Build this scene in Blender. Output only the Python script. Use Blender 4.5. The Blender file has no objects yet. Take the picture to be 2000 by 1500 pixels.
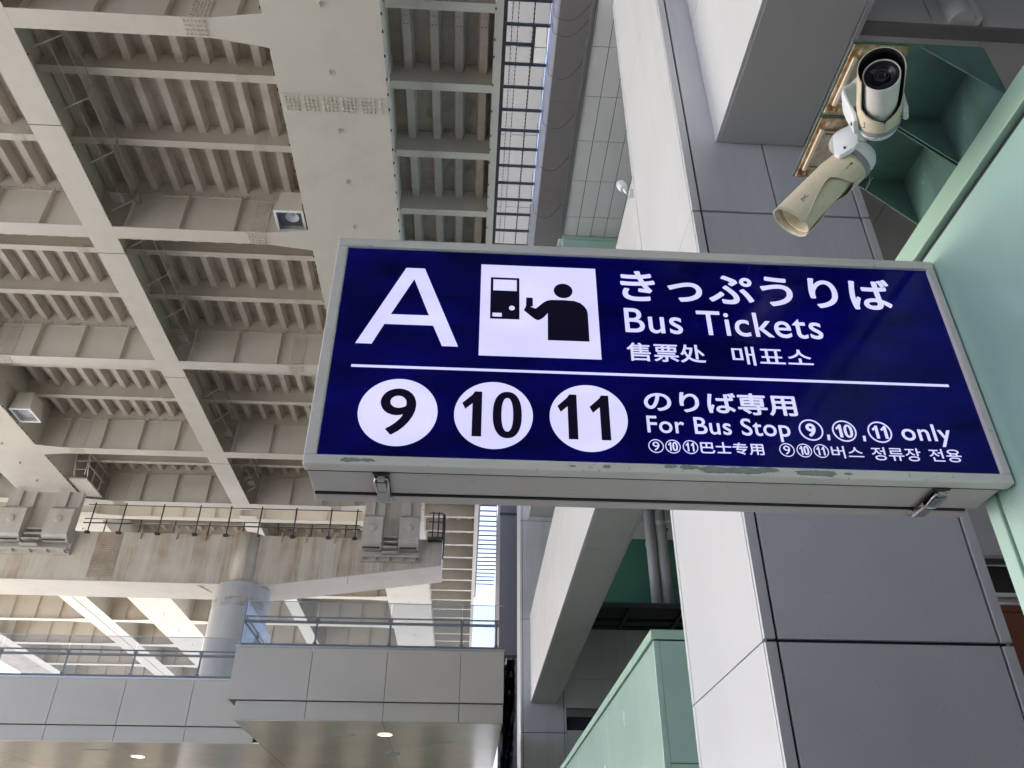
import bpy, bmesh, math, random
from mathutils import Vector, Matrix
random.seed(7)
SC = bpy.context.scene
COL = SC.collection
EXPO = 2.08                      # view exposure, in stops
PI = math.pi

# ------------------------------------------------------------------ materials
def nodes(name):
    m = bpy.data.materials.new(name); m.use_nodes = True
    nt = m.node_tree; b = nt.nodes['Principled BSDF']
    return m, nt, b
def tex_coord(nt, scale=(1, 1, 1), out='Object'):
    tc = nt.nodes.new('ShaderNodeTexCoord'); mp = nt.nodes.new('ShaderNodeMapping')
    mp.inputs['Scale'].default_value = scale
    nt.links.new(tc.outputs[out], mp.inputs['Vector']); return mp.outputs['Vector']
def noise(nt, vec, scale, detail=4, rough=.6):
    n = nt.nodes.new('ShaderNodeTexNoise'); n.inputs['Scale'].default_value = scale
    n.inputs['Detail'].default_value = detail; n.inputs['Roughness'].default_value = rough
    nt.links.new(vec, n.inputs['Vector']); return n.outputs['Fac']
def ramp(nt, fac, stops):
    r = nt.nodes.new('ShaderNodeValToRGB'); nt.links.new(fac, r.inputs['Fac'])
    e = r.color_ramp.elements
    while len(e) < len(stops): e.new(.5)
    for k, (p, c) in enumerate(stops):
        e[k].position = p; e[k].color = (c[0], c[1], c[2], 1)
    return r.outputs['Color']
def mixc(nt, fac, a, b, mode='MIX'):
    n = nt.nodes.new('ShaderNodeMix'); n.data_type = 'RGBA'; n.blend_type = mode
    for sock, v in ((n.inputs['Factor'], fac), (n.inputs['A'], a), (n.inputs['B'], b)):
        pass
    def put(i, v):
        if hasattr(v, 'is_linked') or hasattr(v, 'node'): nt.links.new(v, n.inputs[i])
        elif isinstance(v, (int, float)): n.inputs[i].default_value = v
        else: n.inputs[i].default_value = (v[0], v[1], v[2], 1)
    put(0, fac); put(6, a); put(7, b)
    return n.outputs[2]
def paint(name, col, rough=.5, metal=0., var=.06, scale=3., spec=.5, bump=0., streak=None, speck=0., coat=0.):
    m, nt, b = nodes(name)
    vec = tex_coord(nt)
    f = noise(nt, vec, scale)
    lo = [c * (1 - var) for c in col]; hi = [min(1, c * (1 + var)) for c in col]
    c = ramp(nt, f, [(.3, lo), (.7, hi)])
    if streak:                                   # dirt runs: long in Z
        scol, amt, sx = streak[:3]
        v2 = tex_coord(nt, (sx, sx, sx * .07))
        s = noise(nt, v2, 1., 5, .65)
        s2 = noise(nt, vec, .35, 3)
        th = streak[3] if len(streak) > 3 else .46
        k = ramp(nt, s, [(th, (0, 0, 0)), (th + .2, (amt, amt, amt))])
        k2 = ramp(nt, s2, [(.38, (0.1, 0.1, 0.1)), (.62, (1, 1, 1))])
        mm = nt.nodes.new('ShaderNodeMath'); mm.operation = 'MULTIPLY'
        nt.links.new(k, mm.inputs[0]); nt.links.new(k2, mm.inputs[1])
        c = mixc(nt, mm.outputs[0], c, scol)
    if speck:
        s = noise(nt, vec, 55., 2, .4)
        k = ramp(nt, s, [(.70, (0, 0, 0)), (.74, (speck, speck, speck))])
        c = mixc(nt, k, c, [x * .3 for x in col])
    nt.links.new(c, b.inputs['Base Color'])
    b.inputs['Metallic'].default_value = metal
    b.inputs['Specular IOR Level'].default_value = spec
    b.inputs['Coat Weight'].default_value = coat
    r = nt.nodes.new('ShaderNodeMapRange'); r.inputs['To Min'].default_value = rough * .85; r.inputs['To Max'].default_value = min(1, rough * 1.15)
    nt.links.new(noise(nt, vec, scale * 2.3), r.inputs['Value']); nt.links.new(r.outputs[0], b.inputs['Roughness'])
    if bump:
        bp = nt.nodes.new('ShaderNodeBump'); bp.inputs['Strength'].default_value = bump; bp.inputs['Distance'].default_value = .02
        nt.links.new(noise(nt, vec, scale * 1.7), bp.inputs['Height']); nt.links.new(bp.outputs[0], b.inputs['Normal'])
    return m
def glow(name, col, strength=1., var=.0, base=(.02, .02, .02), rough=.3, spec=.12):
    m, nt, b = nodes(name)
    b.inputs['Base Color'].default_value = (*base, 1); b.inputs['Roughness'].default_value = rough
    b.inputs['Specular IOR Level'].default_value = spec
    k = strength / (2 ** EXPO)
    if var:
        v = tex_coord(nt, (2.2, 1, 5))
        c = ramp(nt, noise(nt, v, 1.4, 2), [(.3, [x * (1 - var) for x in col]), (.7, [x * (1 + var) for x in col])])
        nt.links.new(c, b.inputs['Emission Color'])
    else: b.inputs['Emission Color'].default_value = (*col, 1)
    b.inputs['Emission Strength'].default_value = k
    return m

STEEL = paint('cream_steel_paint', (.59, .55, .465), .55, var=.04, scale=.6, streak=((.44, .38, .30), .30, 1.1))
STEEL_RIB = paint('cream_deck_paint', (.57, .51, .44), .6, var=.10, scale=.9, streak=((.30, .25, .20), .45, 1.6))
PLATE = paint('dark_streaked_deck_plate', (.44, .385, .325), .65, var=.16, scale=1.3, streak=((.20, .14, .09), .6, 2.2))  # browner and darker base than the ribs, with streaks
STAIN = paint('stained_steel_paint', (.54, .49, .40), .6, var=.08, scale=1.2, streak=((.31, .205, .12), .9, 2.1, .40))
CONC = paint('grey_column_coating', (.47, .465, .45), .55, var=.06, scale=1.5, streak=((.33, .28, .22), .4, 2.2))
DARKSTEEL = paint('dark_galvanised_steel', (.055, .055, .065), .45, metal=.3, var=.2, scale=9)
PANEL = paint('light_grey_metal_panel', (.655, .665, .70), .34, var=.07, scale=.55, speck=.4, bump=.012, streak=((.36, .37, .40), .35, 1.6))
PANEL_SOFF = paint('mid_grey_soffit_panel', (.55, .55, .53), .42, var=.04, scale=.8)
BEAMPANEL = paint('pale_metal_panel', (.66, .67, .68), .34, var=.05, scale=.5, speck=.15, bump=.012, streak=((.50, .50, .49), .3, 1.3))
TILE = paint('pale_soffit_tile', (.76, .78, .77), .45, var=.05, scale=.9)
JOINT = paint('black_joint_sealant', (.03, .03, .035), .7)
BAND = paint('brown_grey_edge_metal', (.20, .185, .19), .42, var=.06, scale=.9)
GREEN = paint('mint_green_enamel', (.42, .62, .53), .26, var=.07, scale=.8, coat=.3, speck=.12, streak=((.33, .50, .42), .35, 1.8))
GREEN_TRIM = paint('sage_green_trim', (.40, .60, .47), .34, var=.04, scale=2.)
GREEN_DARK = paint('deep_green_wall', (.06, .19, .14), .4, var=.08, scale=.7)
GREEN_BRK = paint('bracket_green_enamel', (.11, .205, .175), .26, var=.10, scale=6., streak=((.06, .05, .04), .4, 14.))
SIGNFRAME = paint('sign_frame_paint', (.82, .745, .715), .42, var=.04, scale=5., speck=.35)
SIGNBODY = paint('sign_body_paint', (.70, .61, .61), .42, var=.04, scale=5., speck=.25)
PRIMER = paint('bare_grey_primer', (.30, .315, .31), .6, var=.16, scale=40.)
CHROME = paint('worn_chrome', (.62, .60, .60), .22, metal=1., var=.12, scale=60.)
BLACK = paint('black_parts_and_shade', (.012, .012, .014), .5)
GLOSSBLK = paint('black_lens_glass', (.006, .006, .009), .07, var=.0)
CAMWHITE = paint('camera_white_plastic', (.80, .825, .83), .38, var=.03, scale=20.)
CAMCREAM = paint('yellowed_camera_shell', (.74, .65, .47), .42, var=.06, scale=16., speck=.2)
CAMPALE = paint('ivory_camera_barrel', (.76, .74, .67), .45, var=.03, scale=20.)
STRAP = paint('grey_strap', (.33, .32, .35), .5, var=.1, scale=60.)
RAILMETAL = paint('dull_stainless_rail', (.22, .215, .225), .4, metal=.5, var=.1, scale=8.)
ALU = paint('brushed_aluminium', (.50, .50, .52), .32, metal=.8, var=.08, scale=8.)
PIPE = paint('grey_pvc_pipe', (.42, .43, .45), .38, var=.05, scale=4.)
SOFFIT = paint('beige_metal_soffit', (.74, .655, .50), .20, metal=.40, var=.10, scale=.55, bump=.05)
FASCIA = paint('bridge_fascia_panel', (.55, .50, .44), .36, metal=.15, var=.05, scale=.6)
TARP = paint('black_navy_tarpaulin', (.008, .009, .02), .35, var=.3, scale=12., bump=.8)
BROWN = paint('brown_panel', (.22, .07, .035), .4, var=.1)
DKGLASS = paint('dark_window_glass', (.02, .018, .02), .1)
GROUND = paint('pale_concrete_ground', (.42, .42, .425), .85, var=.12, scale=.4)
GREYT = paint('dark_grey_tower_panel', (.17, .17, .20), .4, var=.05, scale=.4)

def rust_mat():
    m, nt, b = nodes('rusted_cream_plate')
    v = tex_coord(nt)
    n1 = noise(nt, v, 16, 6, .7); n2 = noise(nt, v, 60, 4, .6)
    a = ramp(nt, n1, [(.40, (.58, .50, .36)), (.52, (.40, .27, .13)), (.60, (.17, .065, .02)), (.72, (.06, .02, .008))])
    c = mixc(nt, ramp(nt, n2, [(.45, (0, 0, 0)), (.7, (.5, .5, .5))]), a, (.22, .09, .03))
    nt.links.new(c, b.inputs['Base Color']); b.inputs['Roughness'].default_value = .75
    bp = nt.nodes.new('ShaderNodeBump'); bp.inputs['Strength'].default_value = .5; bp.inputs['Distance'].default_value = .004
    nt.links.new(n2, bp.inputs['Height']); nt.links.new(bp.outputs[0], b.inputs['Normal'])
    return m
RUST = rust_mat()
def glass_mat(name, tint, alpha, rough=.03):
    m, nt, b = nodes(name)
    tr = nt.nodes.new('ShaderNodeBsdfTransparent'); tr.inputs['Color'].default_value = (*tint, 1)
    gl = nt.nodes.new('ShaderNodeBsdfGlossy'); gl.inputs['Roughness'].default_value = rough
    df = nt.nodes.new('ShaderNodeBsdfDiffuse'); df.inputs['Color'].default_value = (*[.9 * t for t in tint], 1)
    fr = nt.nodes.new('ShaderNodeFresnel'); fr.inputs['IOR'].default_value = 1.28
    m1 = nt.nodes.new('ShaderNodeMixShader'); m2 = nt.nodes.new('ShaderNodeMixShader')
    m1.inputs['Fac'].default_value = alpha
    nt.links.new(tr.outputs[0], m1.inputs[1]); nt.links.new(df.outputs[0], m1.inputs[2])
    ge = nt.nodes.new('ShaderNodeNewGeometry'); mu = nt.nodes.new('ShaderNodeMath'); mu.operation = 'MULTIPLY_ADD'
    nt.links.new(ge.outputs['Backfacing'], mu.inputs[0]); mu.inputs[1].default_value = -1; mu.inputs[2].default_value = 1
    mv = nt.nodes.new('ShaderNodeMath'); mv.operation = 'MULTIPLY'; nt.links.new(mu.outputs[0], mv.inputs[0]); nt.links.new(fr.outputs[0], mv.inputs[1])
    nt.links.new(mv.outputs[0], m2.inputs['Fac']); nt.links.new(m1.outputs[0], m2.inputs[1]); nt.links.new(gl.outputs[0], m2.inputs[2])
    nt.links.new(m2.outputs[0], nt.nodes['Material Output'].inputs['Surface'])
    return m
GLASS = glass_mat('clear_railing_glass', (.86, .88, .90), .10)
LAMPGLASS = glass_mat('lamp_front_glass', (.93, .94, .95), .02)
FIN = glass_mat('bluish_edge_glass', (.84, .84, .89), .6, .15)
SMOKE = glass_mat('smoked_canopy_glass', (.16, .16, .16), .12, .08)
def mesh_mat():
    m, nt, b = nodes('grey_expanded_mesh')
    b.inputs['Base Color'].default_value = (.33, .33, .34, 1); b.inputs['Roughness'].default_value = .6
    v = tex_coord(nt)
    outs = []
    for ang in (.55, -.55):
        mp = nt.nodes.new('ShaderNodeMapping'); mp.inputs['Rotation'].default_value = (0, 0, ang)
        nt.links.new(v, mp.inputs['Vector'])
        w = nt.nodes.new('ShaderNodeTexWave'); w.inputs['Scale'].default_value = 5.; w.bands_direction = 'X'
        nt.links.new(mp.outputs[0], w.inputs['Vector'])
        mt = nt.nodes.new('ShaderNodeMath'); mt.operation = 'GREATER_THAN'; mt.inputs[1].default_value = .92
        nt.links.new(w.outputs['Fac'], mt.inputs[0]); outs.append(mt.outputs[0])
    mx = nt.nodes.new('ShaderNodeMath'); mx.operation = 'MAXIMUM'
    nt.links.new(outs[0], mx.inputs[0]); nt.links.new(outs[1], mx.inputs[1])
    nt.links.new(mx.outputs[0], b.inputs['Alpha'])
    return m
MESHWIRE = mesh_mat()
BLUE = glow('backlit_navy_film', (.0008, .0008, .056), 1., .6, base=(.0005, .0005, .006), rough=.12, spec=.16)
WHITEL = glow('backlit_white_film', (.62, .60, 1.0), 1., .07, base=(.3, .3, .3))
INKBLACK = glow('black_sign_film', (.004, .003, .012), 1., base=(.002, .002, .004))
LAMP = glow('warm_downlight', (1.0, .82, .55), 9.)
LAMPW = glow('white_downlight', (1.0, .97, .90), 9.)

# ------------------------------------------------------------------ mesh builder
class MB:
    def __init__(s): s.v = []; s.f = []; s.m = []; s.sm = []
    def add(s, vs, fs, mi=0, smooth=False):
        o = len(s.v); s.v += [tuple(v) for v in vs]
        for f in fs: s.f.append([i + o for i in f]); s.m.append(mi); s.sm.append(smooth)
        return s
    def box(s, x0, x1, y0, y1, z0, z1, mi=0):
        if x0 > x1: x0, x1 = x1, x0
        if y0 > y1: y0, y1 = y1, y0
        if z0 > z1: z0, z1 = z1, z0
        v = [(x, y, z) for z in (z0, z1) for y in (y0, y1) for x in (x0, x1)]
        return s.add(v, [(0, 2, 3, 1), (4, 5, 7, 6), (0, 1, 5, 4), (2, 6, 7, 3), (0, 4, 6, 2), (1, 3, 7, 5)], mi)
    def prism(s, pts, axis, a, b, mi=0, smooth=False):
        """extrude a closed outline (ccw or cw) along an axis from a to b"""
        def P(p, t):
            return {'x': (t, p[0], p[1]), 'y': (p[0], t, p[1]), 'z': (p[0], p[1], t)}[axis]
        n = len(pts)
        area = sum(pts[i][0] * pts[(i + 1) % n][1] - pts[(i + 1) % n][0] * pts[i][1] for i in range(n))
        if (area < 0) != (axis == 'y'): pts = pts[::-1]
        if a > b: a, b = b, a
        v = [P(p, a) for p in pts] + [P(p, b) for p in pts]
        s.add(v, [tuple(range(n))[::-1], tuple(range(n, 2 * n))], mi)
        o = len(s.v) - 2 * n
        for i in range(n):
            j = (i + 1) % n
            s.f.append([o + i, o + j, o + n + j, o + n + i]); s.m.append(mi); s.sm.append(smooth)
        return s
    def tube(s, path, r, n=8, mi=0, cap=True, smooth=True, closed=False):
        path = [Vector(p) for p in path]; rings = []
        L = len(path)
        for i, p in enumerate(path):
            if closed: d = path[(i + 1) % L] - path[i - 1]
            else: d = path[min(i + 1, L - 1)] - path[max(i - 1, 0)]
            d.normalize()
            up = Vector((0, 0, 1)) if abs(d.z) < .9 else Vector((0, 1, 0))
            a = d.cross(up).normalized(); b = a.cross(d)
            rr = r[i] if isinstance(r, (list, tuple)) else r
            rings.append([p + (a * math.cos(2 * PI * k / n) + b * math.sin(2 * PI * k / n)) * rr for k in range(n)])
        o = len(s.v)
        for q in rings: s.v += [tuple(x) for x in q]
        for i in range(L if closed else L - 1):
            i2 = (i + 1) % L
            for k in range(n):
                k2 = (k + 1) % n
                s.f.append([o + i * n + k, o + i * n + k2, o + i2 * n + k2, o + i2 * n + k]); s.m.append(mi); s.sm.append(smooth)
        if cap and not closed:
            s.f.append([o + k for k in range(n)][::-1]); s.m.append(mi); s.sm.append(False)
            s.f.append([o + (L - 1) * n + k for k in range(n)]); s.m.append(mi); s.sm.append(False)
        return s
    def lathe(s, o, ax, prof, n=24, mi=0, smooth=True, a0=0., a1=2 * PI, up=None):
        """prof: list of (t along axis, radius); a0..a1 partial sweep from 'up'"""
        o = Vector(o); ax = Vector(ax).normalized()
        u = Vector(up) if up is not None else (Vector((0, 0, 1)) if abs(ax.z) < .9 else Vector((1, 0, 0)))
        u = (u - ax * u.dot(ax)).normalized(); w = ax.cross(u)
        full = abs(a1 - a0 - 2 * PI) < 1e-6
        cnt = n if full else n + 1
        base = len(s.v)
        for t, r in prof:
            for k in range(cnt):
                a = a0 + (a1 - a0) * k / n
                s.v.append(tuple(o + ax * t + (u * math.cos(a) + w * math.sin(a)) * r))
        for i in range(len(prof) - 1):
            for k in range(n):
                k2 = (k + 1) % cnt
                s.f.append([base + i * cnt + k, base + (i + 1) * cnt + k, base + (i + 1) * cnt + k2, base + i * cnt + k2]); s.m.append(mi); s.sm.append(smooth)
        return s
    def strip(s, path, wv, w, t, mi=0):
        """flat bar swept along a path: width w along wv(s), thickness t"""
        path = [Vector(p) for p in path]; L = len(path); wv = Vector(wv).normalized(); o = len(s.v)
        for i, p in enumerate(path):
            d = (path[min(i + 1, L - 1)] - path[max(i - 1, 0)]).normalized()
            nn = d.cross(wv).normalized()
            ww = w[i] if isinstance(w, (list, tuple)) else w
            prof = [(-.5, -.25), (-.38, -.5), (.38, -.5), (.5, -.25), (.5, .25), (.38, .5), (-.38, .5), (-.5, .25)]
            for a, b in prof: s.v.append(tuple(p + wv * ww * a + nn * t * b))
        for i in range(L - 1):
            for k in range(8):
                k2 = (k + 1) % 8
                s.f.append([o + i * 8 + k, o + i * 8 + k2, o + (i + 1) * 8 + k2, o + (i + 1) * 8 + k]); s.m.append(mi); s.sm.append(True)
        s.f.append([o + k for k in range(8)][::-1]); s.m.append(mi); s.sm.append(False)
        s.f.append([o + (L - 1) * 8 + k for k in range(8)]); s.m.append(mi); s.sm.append(False)
        return s
    def bolt(s, p, nrm, r=.022, h=.018, mi=0, n=6):
        p = Vector(p); nrm = Vector(nrm)
        u = Vector((1, 0, 0)) if abs(nrm.x) < .9 else Vector((0, 1, 0)); w = nrm.cross(u)
        v = [p + (u * math.cos(2 * PI * k / n) + w * math.sin(2 * PI * k / n)) * r for k in range(n)]
        v += [p + nrm * h + (u * math.cos(2 * PI * k / n) + w * math.sin(2 * PI * k / n)) * r * .7 for k in range(n)]
        fs = [(k, (k + 1) % n, n + (k + 1) % n, n + k) for k in range(n)] + [tuple(range(n, 2 * n))]
        return s.add(v, fs, mi)
    def build(s, name, mats, parent=None, bevel=0., seg=2, fix=True):
        me = bpy.data.meshes.new(name)
        off = Vector(parent['_w']) if parent is not None and '_w' in parent else Vector((0, 0, 0))
        me.from_pydata([tuple(Vector(v) - off) for v in s.v], [], s.f)
        if not isinstance(mats, (list, tuple)): mats = [mats]
        for m in mats: me.materials.append(m)
        for p, mi, sm in zip(me.polygons, s.m, s.sm): p.material_index = mi; p.use_smooth = sm
        if fix:
            bm = bmesh.new(); bm.from_mesh(me); bmesh.ops.recalc_face_normals(bm, faces=bm.faces); bm.to_mesh(me); bm.free()
        me.update()
        o = bpy.data.objects.new(name, me); COL.objects.link(o)
        if parent is not None: o.parent = parent; o['_w'] = list(off)
        if bevel:
            b = o.modifiers.new('bevel', 'BEVEL'); b.width = bevel; b.segments = seg; b.limit_method = 'ANGLE'; b.angle_limit = .6; b.harden_normals = False
        return o
def tag(o, label=None, cat=None, group=None, kind=None):
    if label: o['label'] = label
    if cat: o['category'] = cat
    if group: o['group'] = group
    if kind: o['kind'] = kind
    return o
def thing(name, loc, label, cat, group=None):
    o = bpy.data.objects.new(name, None); COL.objects.link(o); o.location = loc; o.empty_display_size = .2
    o['_w'] = list(loc)
    return tag(o, label, cat, group)

# ------------------------------------------------------------------ camera
F, PITCH, YAW, ROLL = 1584.9, .58732, .05376, .00353
CAMP = Vector((0, 0, 1.6))
cp, sp, cy, sy, cr, sr = math.cos(PITCH), math.sin(PITCH), math.cos(YAW), math.sin(YAW), math.cos(ROLL), math.sin(ROLL)
fwd = Vector((sy * cp, cy * cp, sp)); rgt = Vector((cy, -sy, 0)); up_ = rgt.cross(fwd)
r2 = rgt * cr + up_ * sr; u2 = up_ * cr - rgt * sr
cam = bpy.data.cameras.new('camera'); cam.sensor_width = 36; cam.lens = 36 * F / 2000; cam.clip_end = 2000; cam.clip_start = .05
co = bpy.data.objects.new('camera', cam); COL.objects.link(co)
M = Matrix((r2, u2, -fwd)).transposed().to_4x4(); M.translation = CAMP; co.matrix_world = M
SC.camera = co

# ------------------------------------------------------------------ ground
g = MB(); g.add([(-400, -300, 0), (400, -300, 0), (400, 500, 0), (-400, 500, 0)], [(0, 1, 2, 3)])
tag(g.build('ground', GROUND), kind='structure', label='pale concrete ground under the viaduct')

# ------------------------------------------------------------------ the ticket sign
SX0, SX1, SZ0, SZ1, SY = -.468, 1.546, 2.650, 3.495, 2.0
sign = thing('ticket_sign', (SX1, 2.1, SZ0), 'navy backlit ticket sign with big white A, jutting from the mint green wall', 'sign')
fr = MB()
b = .034
fr.box(SX0, SX1, SY, SY + .042, SZ0, SZ0 + .031); fr.box(SX0, SX1, SY, SY + .042, SZ1 - b, SZ1)
fr.box(SX0, SX0 + b, SY, SY + .042, SZ0 + .031, SZ1 - b); fr.box(SX1 - .026, SX1, SY, SY + .042, SZ0 + .031, SZ1 - b)
fr.build('frame', SIGNFRAME, sign, bevel=.004)
ho = MB()
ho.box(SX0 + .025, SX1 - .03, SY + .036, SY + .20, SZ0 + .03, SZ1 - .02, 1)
ho.box(SX0 + .004, SX1 - .012, SY + .050, SY + .185, SZ0 + .006, SZ1 - .003)
ho.box(SX0 + .006, SX1 - .014, SY + .0424, SY + .0498, SZ0 + .0015, SZ0 + .02, 1); ho.box(SX0 + .006, SX1 - .045, SY + .1854, SY + .1955, SZ0 + .0015, SZ0 + .02, 1)  # black strips stand in for the shade inside the underside grooves
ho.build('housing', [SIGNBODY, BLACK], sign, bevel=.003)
rf = MB(); rf.box(SX0 + .003, SX1 - .04, SY + .196, SY + .236, SZ0 - .001, SZ1 - .002)
rf.build('rear_frame', SIGNBODY, sign, bevel=.003)
pn = MB(); pn.box(SX0 + b - .002, SX1 - .024, SY + .012, SY + .030, SZ0 + .029, SZ1 - b + .002)
panel = pn.build('face_panel', BLUE, sign)
YF = SY + .0105                                  # front of the film lettering
def film(name, polys, mat=WHITEL, y=YF, parent=panel, t=.0014, label=None):
    mb = MB()
    for p in polys: mb.prism(p, 'y', y, y + t)
    o = mb.build(name, mat, parent)
    if label: o['label'] = label
    return o
def ell(cx, cz, rx, rz, n=64): return [(cx + rx * math.cos(2 * PI * k / n), cz + rz * math.sin(2 * PI * k / n)) for k in range(n)]
def ring(mb, cx, cz, r, w, y, t=.0014, n=48):
    for k in range(n):
        a, c = 2 * PI * k / n, 2 * PI * (k + 1) / n
        q = [(cx + rr * math.cos(x), cz + rr * math.sin(x)) for rr, x in ((r, a), (r, c), (r - w, c), (r - w, a))]
        mb.prism(q, 'y', y, y + t)
# the letter A (built from its three strokes so that the counter stays open)
film('letter', [[(-.370, 3.072), (-.321, 3.072), (-.289, 3.1495), (-.273, 3.188), (-.209, 3.336), (-.210, 3.382), (-.238, 3.382)],
                [(-.058, 3.072), (-.107, 3.072), (-.138, 3.1495), (-.153, 3.188), (-.209, 3.336), (-.210, 3.382), (-.178, 3.382)],
                [(-.289, 3.1495), (-.138, 3.1495), (-.153, 3.188), (-.273, 3.188)]], label='big white letter A')
pic = film('pictogram', [[(.006, 3.410), (.383, 3.410), (.383, 3.042), (.006, 3.042)]], label='white square ticket machine pictogram')
Y2 = YF - .0012
film('ticket_machine', [[(.038, 3.355), (.131, 3.355), (.131, 3.3475), (.038, 3.3475)], [(.038, 3.3475), (.0465, 3.3475), (.0465, 3.300), (.038, 3.300)],
     [(.1225, 3.3475), (.131, 3.3475), (.131, 3.300), (.1225, 3.300)], [(.038, 3.300), (.131, 3.300), (.131, 3.209), (.038, 3.209)],
     [(.038, 3.209), (.0455, 3.209), (.0455, 3.193), (.038, 3.193)], [(.075, 3.209), (.131, 3.209), (.131, 3.193), (.075, 3.193)],
     [(.038, 3.193), (.131, 3.193), (.131, 3.185), (.038, 3.185)]], INKBLACK, Y2, pic)
film('coin_slot', [ell(.107, 3.229, .0092, .0092, 24)], WHITEL, Y2 - .001, pic)
film('ticket_buyer', [ell(.273, 3.309, .0305, .030, 40),
     [(.219, 3.108), (.221, 3.215), (.207, 3.196), (.197, 3.188), (.189, 3.185), (.180, 3.189), (.172, 3.196), (.145, 3.223), (.152, 3.240), (.153, 3.275), (.174, 3.275), (.174, 3.241), (.165, 3.238),
      (.183, 3.231), (.208, 3.257), (.219, 3.265), (.233, 3.269), (.275, 3.270), (.308, 3.268), (.327, 3.260), (.340, 3.246), (.347, 3.232), (.349, 3.218), (.349, 3.108)]], INKBLACK, Y2, pic)
film('divider_line', [[(-.373, 2.984), (1.459, 2.984), (1.459, 2.9925), (-.373, 2.9925)]])
def arc(cx, cz, rx, rz, a0, a1, n): return [(cx + rx * math.cos(math.radians(a0 + (a1 - a0) * k / n)), cz + rz * math.sin(math.radians(a0 + (a1 - a0) * k / n))) for k in range(n + 1)]
def band2(outer, inner): return [[outer[k], outer[k + 1], inner[k + 1], inner[k]] for k in range(len(outer) - 1)]
def digit(ch, x0, x1, z0, z1):
    w, h = x1 - x0, z1 - z0
    if ch == '1':
        return [[(x0 + .52 * w, z0), (x0 + w, z0), (x0 + w, z1), (x0 + .62 * w, z1), (x0 + .52 * w, z1 - .07 * h)],
                [(x0 + .52 * w, z1 - .07 * h), (x0 + .52 * w, z1 - .27 * h), (x0 + .16 * w, z1 - .40 * h), (x0, z1 - .27 * h)]]
    cx, cz = (x0 + x1) / 2, (z0 + z1) / 2
    def sup(rx, rz, e, n=56, c=(0, 0)):
        o = []
        for k in range(n + 1):
            a = 2 * PI * k / n; ca, sa = math.cos(a), math.sin(a)
            o.append((c[0] + rx * math.copysign(abs(ca) ** e, ca), c[1] + rz * math.copysign(abs(sa) ** e, sa)))
        return o
    if ch == '0':
        return band2(sup(w / 2, h / 2, .86, c=(cx, cz)), sup(w / 2 - .30 * w, h / 2 - .135 * h, .86, c=(cx, cz)))
    if ch == '9':                                       # round bowl plus a tail that sweeps down to the left
        bz = z1 - .335 * h; polys = band2(arc(cx - .02 * w, bz, .48 * w, .335 * h, 0, 360, 56), arc(cx - .03 * w, bz + .01 * h, .205 * w, .205 * h, 0, 360, 56))
        N = 20; o, i = [], []
        for k in range(N + 1):
            a = math.radians(12 - 92 * k / N - 8 * k / N)
            o.append((x0 - .03 * w + 1.03 * w * math.cos(a), bz + .06 * h + (bz + .06 * h - z0) * math.sin(a)))
            i.append((x0 + .02 * w + .70 * w * math.cos(a), bz + .02 * h + (bz + .02 * h - z0 - .145 * h) * math.sin(a)))
        polys += band2(o, i)
        return polys
    return []
def text_mesh(s, off, spacing=1.):
    c = bpy.data.curves.new('lettering', 'FONT'); c.body = s; c.size = 1; c.offset = off; c.extrude = .004; c.resolution_u = 6; c.space_character = spacing
    o = bpy.data.objects.new('lettering', c); COL.objects.link(o)
    dg = bpy.context.evaluated_depsgraph_get(); dg.update()
    me = bpy.data.meshes.new_from_object(o.evaluated_get(dg)); bpy.data.objects.remove(o); bpy.data.curves.remove(c)
    return me
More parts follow.
